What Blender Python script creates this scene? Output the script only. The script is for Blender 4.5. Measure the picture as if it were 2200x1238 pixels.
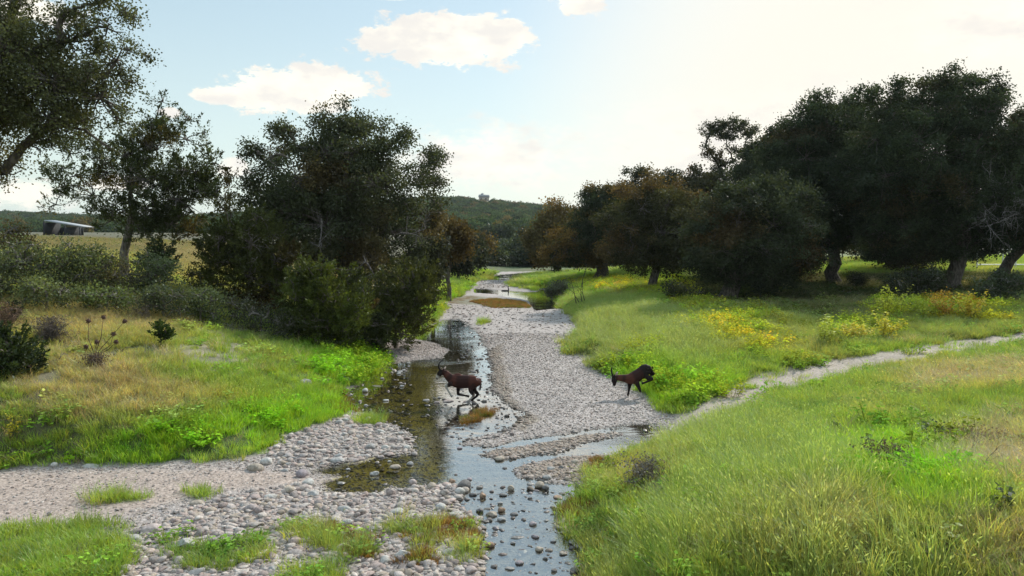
import bpy, math, random
import numpy as np
from mathutils import Vector
R = math.radians
rng = np.random.default_rng(7)
random.seed(7)
for o in list(bpy.data.objects): bpy.data.objects.remove(o)
SC = bpy.context.scene
COL = SC.collection

# ------------------------------------------------------------------ camera
CAMZ, F, W0, H0, HOR = 4.4, 1600.0, 2200.0, 1238.0, 490.0
PITCH = math.atan((H0/2-HOR)/F)
cd = bpy.data.cameras.new('camera'); cd.sensor_width = 36; cd.lens = 36*F/W0
cd.clip_start = 0.1; cd.clip_end = 6000
cam = bpy.data.objects.new('camera', cd); COL.objects.link(cam)
cam.location = (0, 0, CAMZ); cam.rotation_euler = (R(90)-PITCH, 0, 0)
SC.camera = cam
CP_, SP_ = math.cos(PITCH), math.sin(PITCH)
def ray(px, py):
    dx = (px-W0/2)/F; dy = -(py-H0/2)/F
    return np.array([dx, CP_+dy*SP_, -SP_+dy*CP_])
def at(px, py, Y):
    d = ray(px, py); t = Y/d[1]
    return np.array([d[0]*t, Y, CAMZ+d[2]*t])
def onz(px, py, z):
    d = ray(px, py); t = (z-CAMZ)/d[2]
    return np.array([d[0]*t, d[1]*t, z])
def project(P):
    P = np.atleast_2d(P); x = P[:,0]; y = P[:,1]; z = P[:,2]-CAMZ
    f = y*CP_-z*SP_; u = y*SP_+z*CP_
    return np.stack([W0/2+F*x/f, H0/2-F*u/f, f], 1)

# ------------------------------------------------------------------ light, sky, exposure
SUN_EL, SUN_AZ = R(37), R(36)         # azimuth from +Y towards +X
sd = bpy.data.lights.new('sun', 'SUN'); sd.energy = 3.1; sd.angle = R(4); sd.color = (1.0, .94, .84)
so = bpy.data.objects.new('sun', sd); COL.objects.link(so)
sdir = Vector((math.sin(SUN_AZ)*math.cos(SUN_EL), math.cos(SUN_AZ)*math.cos(SUN_EL), math.sin(SUN_EL)))
so.rotation_euler = sdir.to_track_quat('Z', 'Y').to_euler()
SC.view_settings.view_transform = 'Standard'; SC.view_settings.look = 'None'
SC.view_settings.gamma = 1; SC.view_settings.use_curve_mapping = False
SC.view_settings.exposure = 0.62
SC.render.engine = 'CYCLES'
SC.cycles.max_bounces = 6; SC.cycles.diffuse_bounces = 3; SC.cycles.glossy_bounces = 2
SC.cycles.transmission_bounces = 4; SC.cycles.transparent_max_bounces = 8
SC.cycles.use_denoising = True
SC.cycles.caustics_reflective = False; SC.cycles.caustics_refractive = False

class NT:
    def __init__(s, tree): s.t = tree
    def n(s, ty, **k):
        nd = s.t.nodes.new(ty)
        for a, v in k.items():
            if a.startswith('i_'):
                key = a[2:]; nd.inputs[int(key) if key.isdigit() else key.replace('_', ' ')].default_value = v
            else: setattr(nd, a, v)
        return nd
    def l(s, a, b): s.t.links.new(a, b)
    def math(s, op, a, b=None, c=None, clamp=False):
        nd = s.t.nodes.new('ShaderNodeMath'); nd.operation = op; nd.use_clamp = clamp
        for i, v in enumerate((a, b, c)):
            if v is None: continue
            if isinstance(v, (int, float)): nd.inputs[i].default_value = v
            else: s.l(v, nd.inputs[i])
        return nd.outputs[0]
    def mix(s, fac, a, b, blend='MIX', clamp=True):
        nd = s.t.nodes.new('ShaderNodeMix'); nd.data_type = 'RGBA'; nd.blend_type = blend; nd.clamp_factor = clamp
        for i, v in ((0, fac), (6, a), (7, b)):
            if isinstance(v, (int, float)): nd.inputs[i].default_value = v
            elif isinstance(v, tuple): nd.inputs[i].default_value = (*v, 1)[:4]
            else: s.l(v, nd.inputs[i])
        return nd.outputs[2]
    def ramp(s, x, a, b, smooth=True):
        nd = s.t.nodes.new('ShaderNodeMapRange'); nd.interpolation_type = 'SMOOTHSTEP' if smooth else 'LINEAR'
        nd.inputs[1].default_value = a; nd.inputs[2].default_value = b; nd.clamp = True
        s.l(x, nd.inputs[0]); return nd.outputs[0]

world = bpy.data.worlds.new('World'); SC.world = world; world.use_nodes = True
w = NT(world.node_tree); world.node_tree.nodes.clear()
sky = w.n('ShaderNodeTexSky', sky_type='NISHITA', sun_disc=False, sun_elevation=SUN_EL, sun_rotation=SUN_AZ,
          air_density=1.0, dust_density=1.2, ozone_density=1.0, altitude=500)
tc = w.n('ShaderNodeTexCoord'); sep = w.n('ShaderNodeSeparateXYZ'); w.l(tc.outputs['Generated'], sep.inputs[0])
X, Y_, Z = sep.outputs
ym = w.math('MAXIMUM', Y_, 0.05)
U = w.math('DIVIDE', X, ym); V = w.math('DIVIDE', Z, ym)
nz = w.n('ShaderNodeTexNoise', noise_dimensions='3D'); nz.inputs['Scale'].default_value = 14; nz.inputs['Detail'].default_value = 7
nz.inputs['Roughness'].default_value = .58
mp = w.n('ShaderNodeMapping'); mp.inputs['Scale'].default_value = (1, 1, 2.1); w.l(tc.outputs['Generated'], mp.inputs[0]); w.l(mp.outputs[0], nz.inputs[0])
NZ = nz.outputs['Fac']
nz2 = w.n('ShaderNodeTexNoise', noise_dimensions='3D'); nz2.inputs['Scale'].default_value = 5; nz2.inputs['Detail'].default_value = 2
w.l(mp.outputs[0], nz2.inputs[0])
nz3 = w.n('ShaderNodeTexNoise', noise_dimensions='3D'); nz3.inputs['Scale'].default_value = 38; nz3.inputs['Detail'].default_value = 8; nz3.inputs['Roughness'].default_value = .7
w.l(mp.outputs[0], nz3.inputs[0])
RAG = w.math('ADD', w.math('ADD', w.math('SUBTRACT', NZ, .5), w.math('MULTIPLY', w.math('SUBTRACT', nz2.outputs['Fac'], .5), .8)), w.math('MULTIPLY', w.math('SUBTRACT', nz3.outputs['Fac'], .5), 1.1))
def uv_of(px, py):
    d = ray(px, py); return d[0]/d[1], d[2]/d[1]
cl = None
for px, py, hw, hh, soft, amp in ((985, 85, 172, 62, .25, 1.6), (830, 88, 60, 26, .3, 1.5), (640, 195, 165, 50, .25, 1.6), (480, 203, 75, 22, .3, 1.3), (745, 190, 62, 34, .3, 1.5), (1240, -4, 66, 44, .25, 1.6),
                              (1060, 350, 300, 95, .9, 1.4), (75, 22, 100, 42, .4, 1.8), (50, 425, 120, 48, .5, 1.5),
                              (500, 365, 50, 26, .6, 2.0), (250, 395, 70, 16, .5, 2.0), (365, 240, 22, 12, .5, 2.0), (1700, 330, 560, 190, 1.1, 1.0), (2150, 60, 300, 130, 1.1, 1.2), (850, -3, 40, 5, .6, 1.5)):
    u0, v0 = uv_of(px, py)
    a = w.math('DIVIDE', w.math('SUBTRACT', U, u0), hw/F)
    b = w.math('DIVIDE', w.math('SUBTRACT', V, v0), hh/F)
    r2 = w.math('ADD', w.math('MULTIPLY', a, a), w.math('MULTIPLY', b, b))
    r = w.math('SQRT', r2)
    r = w.math('ADD', r, w.math('MULTIPLY', RAG, amp))
    f = w.n('ShaderNodeMapRange', interpolation_type='SMOOTHSTEP'); f.inputs[1].default_value = 1.0; f.inputs[2].default_value = 1.0-soft
    w.l(r, f.inputs[0]); f = f.outputs[0]
    cl = f if cl is None else w.math('MAXIMUM', cl, f)
front = w.ramp(Y_, .05, .2); cl = w.math('MULTIPLY', cl, front)
nb = w.n('ShaderNodeTexNoise', noise_dimensions='3D'); nb.inputs['Scale'].default_value = 3; nb.inputs['Detail'].default_value = 6
w.l(mp.outputs[0], nb.inputs[0])
back = w.math('MULTIPLY', w.ramp(nb.outputs['Fac'], .45, .65), w.math('SUBTRACT', 1.0, front))
cl = w.math('MAXIMUM', cl, w.math('MULTIPLY', back, .8))
dt = w.n('ShaderNodeVectorMath', operation='DOT_PRODUCT'); w.l(tc.outputs['Generated'], dt.inputs[0]); dt.inputs[1].default_value = (math.sin(SUN_AZ), math.cos(SUN_AZ), 0)
glow = w.ramp(dt.outputs['Value'], .76, .95)
skyc = w.mix(1.0, sky.outputs[0], (.105, .100, .096), 'MULTIPLY', False)
lowf = w.ramp(Z, .34, -.02)
base = w.mix(w.math('MULTIPLY', lowf, .55), w.mix(.5, skyc, (.42, .56, .56)), (.56, .63, .56))
base = w.mix(w.ramp(Z, .30, .62), base, (.38, .55, .69))
base = w.mix(glow, base, (.665, .645, .575))
cc = w.mix(w.ramp(NZ, .35, .62), (.62, .59, .55), (.80, .75, .645))
col = w.mix(w.math('MULTIPLY', cl, .93), base, cc)
bg = w.n('ShaderNodeBackground'); w.l(col, bg.inputs[0]); bg.inputs[1].default_value = 1.0
wo = w.n('ShaderNodeOutputWorld'); w.l(bg.outputs[0], wo.inputs[0])

# ------------------------------------------------------------------ numpy noise
def _hash(i, j, s):
    n = (i.astype(np.int64)*374761393 + j.astype(np.int64)*668265263 + s*1442695041) & 0xffffffff
    n = ((n ^ (n >> 13))*1274126177) & 0xffffffff
    n = (n ^ (n >> 16)) & 0xffffffff
    return n/4294967295.0
def vnoise(x, y, s=0):
    i = np.floor(x); j = np.floor(y); fx = x-i; fy = y-j
    fx = fx*fx*(3-2*fx); fy = fy*fy*(3-2*fy)
    a = _hash(i, j, s); b = _hash(i+1, j, s); c = _hash(i, j+1, s); d = _hash(i+1, j+1, s)
    return a+(b-a)*fx+(c-a)*fy+(a-b-c+d)*fx*fy
def fbm(x, y, s=0, o=4):
    r = 0; a = .5; t = 0
    for k in range(o):
        r = r+a*vnoise(x*2**k, y*2**k, s+k*17); t += a; a *= .5
    return r/t
def sstep(x, a, b):
    t = np.clip((x-a)/(b-a), 0, 1); return t*t*(3-2*t)
def sdist(x, y, poly):
    """signed distance to polygon, negative inside"""
    P = np.asarray(poly, float)[:, :2]; n = len(P)
    best = np.full(x.shape, 1e18); ins = np.zeros(x.shape, bool)
    for k in range(n):
        a = P[k]; b = P[(k+1) % n]; e = b-a; L = e@e+1e-12
        t = np.clip(((x-a[0])*e[0]+(y-a[1])*e[1])/L, 0, 1)
        dx = x-a[0]-t*e[0]; dy = y-a[1]-t*e[1]
        best = np.minimum(best, dx*dx+dy*dy)
        if a[1] != b[1]:
            c = ((a[1] > y) != (b[1] > y)) & (x < (b[0]-a[0])*(y-a[1])/(b[1]-a[1])+a[0])
            ins ^= c
    d = np.sqrt(best); return np.where(ins, -d, d)

# ------------------------------------------------------------------ layout traced from the photo
PX_BED = [(-900,1700),(-900,1030),(-200,1012),(0,1012),(110,1006),(330,1003),(520,990),(572,975),(600,945),(690,915),(762,888),(742,862),(735,838),(790,815),
 (842,780),(806,748),(815,738),(850,733),(890,722),(935,692),(955,668),(950,652),(985,640),(1000,628),(1012,612),(1030,603),(1056,599),(1052,592),(1080,585),(1180,583),
 (1120,597),(1092,611),(1100,617),(1150,624),(1168,619),(1190,633),(1204,645),(1204,660),(1232,690),(1247,728),(1205,735),(1222,748),(1218,765),(1275,770),(1268,790),(1300,800),(1330,815),
 (1370,838),(1395,862),(1405,886),(1450,895),(1440,925),(1420,945),(1375,972),(1290,1000),(1268,1012),(1262,1045),(1222,1075),(1196,1106),(1215,1140),(1250,1165),(1275,1238),(1300,1700)]
PX_W1 = [(876,720),(920,703),(947,689),(985,685),(1010,703),(1027,720),(1038,744),(1050,758),(1056,786),(1060,810),(1054,840),(1085,868),(1126,887),(1112,915),(1065,931),(1002,945),(988,957),
 (1059,961),(1114,948),(1168,939),(1234,931),(1313,920),(1332,914),(1387,911),(1416,922),(1390,938),(1384,952),(1368,965),(1332,976),(1305,981),(1250,979),(1196,987),(1155,995),(1105,1006),
 (1110,1026),(1190,1041),(1250,1042),(1259,1058),(1240,1069),(1212,1088),(1196,1107),(1207,1135),(1228,1154),(1245,1178),(1264,1198),(1270,1238),(1285,1700),(1000,1700),(1026,1238),
 (1040,1208),(1043,1190),(1032,1173),(1040,1140),(1029,1116),(999,1102),(980,1088),(982,1045),(960,1039),(900,1045),(860,1049),(827,1045),(810,1058),(753,1056),(701,1056),(704,1039),(750,1024),
 (700,1018),(663,1015),(704,1001),(775,993),(818,979),(884,979),(880,935),(820,905),(765,885),(740,860),(755,835),(790,815),(838,783),(900,774),(950,770),(965,752),(930,736),(876,727)]
PX_ISL = [(1032,979),(1065,966),(1125,960),(1196,947),(1250,936),(1319,931),(1338,934),(1313,941),(1250,952),(1228,965),(1196,975),(1141,979),(1103,987),(1073,990),(1054,984)]
PX_W2 = [(1018,621),(1045,621),(1074,624),(1097,626),(1128,627.5),(1153,627.5),(1165,622),(1180,627),(1190,635),(1204,640),(1202,648),(1193,652),(1203,662),(1150,668),(1140,655),(1136,647),(1119,642),(1091,639),(1068,634),(1070,632),(1045,631),(1018,629)]
PX_W3 = [(1050,602),(1078,602),(1102,598),(1140,590),(1125,587),(1080,590),(1052,596)]
def P0(L, z=0.0): return np.array([onz(a, b, z) for a, b in L])
BED, W1, ISL, W2, W3 = P0(PX_BED, .05), P0(PX_W1), P0(PX_ISL), P0(PX_W2), P0(PX_W3)

# control points (pixel x, pixel y, height) -> thin plate spline
CPS = [(-400,1012,.3),(0,1005,.2),(250,1000,.2),(520,980,.2),(700,900,.15),(840,775,.1),(0,900,.8),(250,900,.7),(500,900,.45),(620,860,.4),(0,800,1.3),(250,800,1.25),(480,800,.95),(640,780,.7),
 (760,770,.3),(0,700,1.9),(250,700,1.8),(450,700,1.45),(600,720,.95),(700,735,.65),(0,600,2.7),(250,610,2.5),(400,620,2.1),(500,640,1.75),(620,660,1.4),(760,690,.8),(900,690,.3),
 (-400,700,2.2),(-400,850,1.5),(0,545,3.1),(150,545,3.1),(265,560,2.95),(400,560,2.7),(550,560,2.3),(750,580,1.5),(900,620,.6),
 (0,506,3.25),(300,506,3.25),(600,512,3.0),(850,560,1.3),(940,600,.5),(980,590,.4),(1020,585,.4),
 (1100,700,.08),(1150,800,.08),(1250,850,.1),(1130,660,.05),(1060,610,.05),(1100,590,.1),(900,1000,0),(1100,1000,0),(1000,1130,0),(600,1100,.1),(300,1060,.12),(0,1060,.15),(0,1180,.15),(400,1200,.1),
 (1260,720,.35),(1290,690,.5),(1240,650,.35),(1200,620,.4),(1300,620,.7),(1280,600,.75),(1150,600,.4),(1330,760,.45),(1400,760,.55),(1450,830,.35),(1430,870,.25),(1500,700,.85),(1405,620,1.0),(1600,760,.7),(1560,640,1.0),(1700,680,1.0),(1785,605,1.25),(1950,640,1.2),(2060,600,1.4),
 (1420,912,.12),(1500,870,.28),(1650,820,.48),(1800,785,.68),(2000,745,.92),(2200,722,1.08),(2200,680,1.3),(2500,690,1.4),
 (1450,945,.35),(1400,985,.4),(1330,1020,.22),(1300,1100,.22),(1450,1000,.75),(1480,1090,1.0),(1400,1150,.75),(1310,1190,.25),(1340,1238,.45),(1600,1000,1.0),(1600,1200,1.3),(1650,900,.7),(1800,870,.85),(1900,820,.85),(2000,900,1.15),(2200,1000,1.4),(2200,1238,1.7),(2200,800,1.2),(2500,900,1.5),
 (1750,572,1.4),(2150,572,1.6),(1500,575,1.3),(2500,572,1.6)]
cp = np.array([[*onz(a, b, z)] for a, b, z in CPS])
extra = np.array([(-60,0,3.0),(-12,0,.6),(0,-20,0),(14,0,2.0),(40,0,2.0),(60,40,1.8),(-60,40,3.2),(-80,120,3.2),(80,120,1.8),(0,130,.3),(0,100,.1),(0,80,0),(0,60,0),(-6,100,.6),(8,100,.5),(0,160,.6),(0,250,2.5),(-200,250,3.2),(200,250,2.2),(-16,8,.5),(0,3,0),(2.6,4,.3),(8,3,1.8),(-20,110,2.6),(-40,110,3.1),(15,110,1.0)])
cp = np.vstack([cp, extra])
def tps_fit(P, lam=.02):
    S = 20.0; q = P[:, :2]/S; n = len(q)
    r = np.sqrt(((q[:,None]-q[None])**2).sum(-1)); K = np.where(r > 0, r*r*np.log(r+1e-12), 0)+lam*np.eye(n)*.05
    A = np.zeros((n+3, n+3)); A[:n,:n] = K; A[:n,n] = 1; A[:n,n+1:] = q; A[n,:n] = 1; A[n+1:,:n] = q.T
    s = np.linalg.solve(A, np.concatenate([P[:,2], np.zeros(3)]))
    def f(x, y):
        out = s[n]+s[n+1]*x/S+s[n+2]*y/S
        for k in range(n):
            r2 = (x/S-q[k,0])**2+(y/S-q[k,1])**2
            out = out+s[k]*.5*r2*np.log(r2+1e-12)
        return out
    return f
tps = tps_fit(cp)
def axis(segs, start):
    v = [start]
    for end, st in segs:
        while v[-1] < end: v.append(v[-1]+st)
    return v
gx = axis([(0, .11)], -13.0)[:-1]+axis([(18, .11)], 0.0)
s = .11; a = gx[0]; left = []
while a > -2500: s *= 1.13; a -= s; left.append(a)
s = .11; a = gx[-1]; right = []
while a < 2500: s *= 1.13; a += s; right.append(a)
GX = np.array(left[::-1]+gx+right)
gy = axis([(16, .085), (34, .16), (80, .4)], 5.0)
s = .09; a = 5.0; low = []
while a > -40: s *= 1.3; a -= s; low.append(a)
s = .4; a = gy[-1]; hi = []
while a < 4000: s *= 1.12; a += s; hi.append(a)
GY = np.array(low[::-1]+gy+hi)
MX, MY = np.meshgrid(GX, GY)
near = (np.abs(MX) < 70) & (MY < 170)
Hn = tps(np.clip(MX, -80, 80), np.clip(MY, -20, 230))
farv = np.where(MX < 0, 3.2, 2.0)
ff = np.maximum(sstep(MY, 120, 260), sstep(np.abs(MX), 60, 110))
Hn = Hn*(1-ff)+farv*ff
Hn = np.clip(Hn, -.02, 3.6)
def nsd(poly, jit=0.0, sc=1.0, s=0, lim=60):
    d = np.full(MX.shape, 99.0)
    m = (np.abs(MX) < lim) & (MY < 130)
    d[m] = sdist(MX[m], MY[m], poly)
    if jit: d = d+(fbm(MX*sc, MY*sc, s, 3)-.5)*2*jit
    return d
sdB = nsd(BED, .22, 1.3, 3)
water = np.minimum(np.minimum(nsd(W1, .12, 2.2, 5), nsd(W2)), nsd(W3))
water = np.maximum(water, -nsd(ISL, .08, 2.5, 9))
bedz = .05+.05*(fbm(MX*.7, MY*.7, 21, 4)-.4)+.05*(fbm(MX*3.1, MY*3.1, 31, 3)-.5)
inland = sstep(water, 0, 1.6)
bedz = bedz*(.35+.65*inland)+.03*inland
depth = sstep(-water, 0, 1.1)
edge = sstep(water, -.10, .10)
deepz = -.022-depth*(.07+.05*fbm(MX*1.1, MY*1.1, 44, 3))+depth*.11*(fbm(MX*2.6, MY*2.6, 51, 3)-.5)+.03*(fbm(MX*4.6, MY*4.6, 53, 2)-.5)
bedz = deepz*(1-edge)+np.maximum(bedz, .012)*edge
bank = sstep(sdB, -.1, .9)
lump = .10*(fbm(MX*.8, MY*.8, 61, 4)-.5)+.05*(fbm(MX*2.7, MY*2.7, 71, 3)-.5)
HH = bedz*(1-bank)+np.maximum(Hn+lump*np.clip(Hn*1.2, .2, 1), .06)*bank
# cut bank under the long grass at right
def ginterp(G, x, y):
    x = np.asarray(x, float); y = np.asarray(y, float)
    i = np.clip(np.searchsorted(GX, x)-1, 0, len(GX)-2); j = np.clip(np.searchsorted(GY, y)-1, 0, len(GY)-2)
    fx = np.clip((x-GX[i])/(GX[i+1]-GX[i]), 0, 1); fy = np.clip((y-GY[j])/(GY[j+1]-GY[j]), 0, 1)
    return G[j,i]*(1-fx)*(1-fy)+G[j,i+1]*fx*(1-fy)+G[j+1,i]*(1-fx)*fy+G[j+1,i+1]*fx*fy
def Hxy(x, y): return ginterp(HH, x, y)
_T = np.geomspace(4, 400, 1600)
def ground(px, py, h=0.0):
    d = ray(px, py); p = d[None]*_T[:,None]/d[1]; z = CAMZ+p[:,2]
    k = np.nonzero(z < Hxy(p[:,0], p[:,1])+h)[0]
    k = k[0] if len(k) else len(_T)-1
    a, b = _T[max(k-1, 0)], _T[k]
    for _ in range(12):
        m = (a+b)/2; q = d*m/d[1]
        if CAMZ+q[2] < float(Hxy(q[0], q[1]))+h: b = m
        else: a = m
    q = d*b/d[1]; return np.array([q[0], q[1], float(Hxy(q[0], q[1]))])
def GP(L): return np.array([ground(a, b)[:2] for a, b in L])

# zones
TRACK = GP([(1395,905),(1440,885),(1500,864),(1570,832),(1640,805),(1740,781),(1840,764),(1960,747),(2080,730),(2200,711),(2330,695),(2330,722),(2200,738),(2080,757),(1960,780),(1860,799),(1760,824),(1660,856),(1600,884),(1540,912),(1480,932),(1430,950),(1400,955)])
ROAD = GP([(-300,1015),(0,1016),(300,1010),(560,1008),(700,1030),(620,1045),(430,1062),(330,1090),(200,1120),(0,1130),(-300,1140)])
BARE = [GP(p) for p in ([(370,730),(440,690),(530,700),(545,760),(510,815),(430,830),(385,790)], [(0,590),(60,640),(0,660)], [(130,750),(300,745),(420,740),(380,770),(200,790)], [(60,810),(130,780),(160,820),(90,870)],[(1370,1010),(1430,990),(1450,1040),(1420,1100),(1370,1120),(1360,1060)],[(1300,632),(1330,625),(1345,640),(1310,645)])]
DRY = [GP(p) for p in ([(1940,810),(2060,790),(2200,775),(2300,790),(2300,835),(2100,835),(1980,850)], [(2050,930),(2200,880),(2300,900),(2300,1060),(2120,1050),(2060,990)], [(340,530),(430,540),(450,580),(380,600),(350,560)],
  [(0,820),(120,760),(300,780),(420,850),(380,900),(200,900),(60,900)], [(0,640),(250,640),(420,660),(380,720),(150,730),(0,700)], [(2100,1150),(2200,1100),(2300,1200),(2200,1300)],[(1700,1080),(1800,1050),(1850,1120),(1760,1150)])]
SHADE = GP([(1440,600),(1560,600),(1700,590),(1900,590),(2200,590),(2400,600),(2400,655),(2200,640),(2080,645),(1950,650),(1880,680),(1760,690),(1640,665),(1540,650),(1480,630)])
LUSH = [GP(p) for p in ([(120,990),(200,930),(350,900),(520,880),(640,850),(740,850),(765,885),(690,915),(600,945),(570,975),(330,1000)], [(640,760),(780,740),(840,775),(780,815),(700,830),(640,800)],
   [(1780,960),(1900,930),(2060,960),(2100,1020),(2160,1180),(2020,1120),(1900,1040)], [(1290,800),(1400,760),(1600,820),(1500,860),(1410,885),(1370,838)],[(2140,1140),(2200,1160),(2200,1240),(2100,1200)])]
ALGAE = GP([(950,640),(1010,634),(1060,640),(1130,648),(1142,662),(1080,662),(1040,655),(960,652)])
OLIVE = GP([(740,850),(800,810),(860,780),(940,775),(955,840),(930,900),(920,985),(1000,1045),(700,1062),(690,1010),(800,975),(870,970),(860,920),(790,890)])
COB1 = GP([(575,975),(600,942),(700,912),(765,885),(800,900),(850,915),(890,940),(895,980),(800,985),(700,1005),(600,1015)])
COB2 = GP([(250,1250),(270,1160),(330,1120),(420,1085),(520,1060),(640,1040),(720,1062),(820,1062),(1000,1040),(1000,1100),(1040,1120),(1045,1190),(1030,1260)])
COB3 = GP([(1110,1006),(1200,985),(1300,980),(1330,990),(1250,1035),(1130,1028)])
COB4 = GP([(1190,1130),(1230,1110),(1290,1130),(1320,1160),(1290,1200),(1260,1190)])
BARG = GP([(805,738),(870,729),(930,738),(962,752),(950,772),(840,776)])
STRIPG = GP([(1050,758),(1075,740),(1100,860),(1160,900),(1120,925),(1085,868),(1060,830)])
PATCH = [GP(p) for p in ([(-200,1145),(0,1135),(120,1128),(250,1130),(255,1165),(280,1200),(250,1250),(-200,1300)], [(200,1070),(250,1062),(320,1066),(300,1078),(210,1080)], [(615,1135),(680,1130),(790,1160),(800,1190),(760,1195),(680,1180)],
   [(365,1190),(450,1170),(560,1155),(575,1200),(480,1225),(380,1215)], [(870,1150),(930,1122),(1000,1118),(1036,1150),(1020,1175),(960,1160),(900,1165)], [(1000,1170),(1030,1165),(1040,1200),(1000,1215)], [(880,1190),(920,1185),(930,1210),(890,1212)],
   [(620,1225),(700,1215),(720,1250),(600,1250)], [(1208,735),(1232,731),(1245,742),(1230,748),(1212,742)], [(1000,900),(1040,880),(1068,884),(1060,905),(1010,925),(985,915)],[(1030,690),(1050,686),(1052,694),(1032,698)],[(840,1140),(860,1130),(880,1140),(850,1160)],
   [(400,1058),(440,1052),(455,1064),(420,1070)],[(330,1170),(360,1150),(365,1175),(340,1185)],[(770,890),(820,888),(850,905),(800,915),(765,905)])]
def zmask(poly, wdt=.3, jit=.15, sc=2.0, s=5):
    d = nsd(poly, jit, sc, s); return sstep(-d, -wdt/2, wdt/2)
def zmax(L, **k):
    m = np.zeros(MX.shape)
    for i, p in enumerate(L): m = np.maximum(m, zmask(p, s=5+i*3, **k))
    return m
M_bed = 1-sstep(sdB, -.02, .12)
M_track = zmask(TRACK, .35, .22, 1.6); M_road = zmask(ROAD, .5)*M_bed
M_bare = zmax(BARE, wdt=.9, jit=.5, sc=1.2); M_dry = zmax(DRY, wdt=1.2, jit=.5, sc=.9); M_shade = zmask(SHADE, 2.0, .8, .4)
M_lush = zmax(LUSH, wdt=1.0, jit=.4, sc=1.0); M_patch = zmax(PATCH, wdt=.2, jit=.1, sc=3.0)
M_algae = zmask(ALGAE, .5, .3, 1.0); M_olive = zmask(OLIVE, .5, .2, 1.2)
M_cob = np.maximum(np.maximum(zmask(COB1), zmask(COB2)), np.maximum(zmask(COB3), zmask(COB4)))
M_wet = 1-sstep(HH, -.005, .03)

# ------------------------------------------------------------------ helpers for objects
def tag(o, label=None, cat=None, group=None, kind=None):
    if label: o['label'] = label
    if cat: o['category'] = cat
    if group: o['group'] = group
    if kind: o['kind'] = kind
    return o
def empty(name, loc, rz=0.0):
    o = bpy.data.objects.new(name, None); COL.objects.link(o); o.location = tuple(map(float, loc)); o.rotation_euler = (0, 0, rz)
    o.empty_display_size = .2
    return o
def mk(name, V, Fc, mat, parent=None, col=None, smooth=False, link=True, loc=None):
    """V (n,3), Fc list of (k,m) index arrays"""
    me = bpy.data.meshes.new(name); V = np.asarray(V, np.float32)
    if loc is None and parent is not None: V = V-np.array(parent.location, np.float32)
    elif loc is not None and parent is None: V = V-np.array(loc, np.float32)
    if not isinstance(Fc, list): Fc = [Fc]
    Fc = [np.asarray(f, np.int32) for f in Fc if len(f)]
    idx = np.concatenate([f.ravel() for f in Fc]); tot = np.concatenate([np.full(len(f), f.shape[1], np.int32) for f in Fc])
    st = np.concatenate([[0], np.cumsum(tot)[:-1]]).astype(np.int32)
    me.vertices.add(len(V)); me.vertices.foreach_set('co', V.ravel())
    me.loops.add(len(idx)); me.loops.foreach_set('vertex_index', idx)
    me.polygons.add(len(tot)); me.polygons.foreach_set('loop_start', st)
    if smooth: me.polygons.foreach_set('use_smooth', np.ones(len(tot), bool))
    me.update(calc_edges=True)
    if col is not None:
        at_ = me.attributes.new('col', 'FLOAT_COLOR', 'POINT')
        c = np.ones((len(V), 4), np.float32); c[:, :3] = col; at_.data.foreach_set('color', c.ravel())
    if mat: me.materials.append(mat)
    o = bpy.data.objects.new(name, me)
    if link: COL.objects.link(o)
    if parent is not None: o.parent = parent
    elif loc is not None: o.location = tuple(map(float, loc))
    return o
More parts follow.
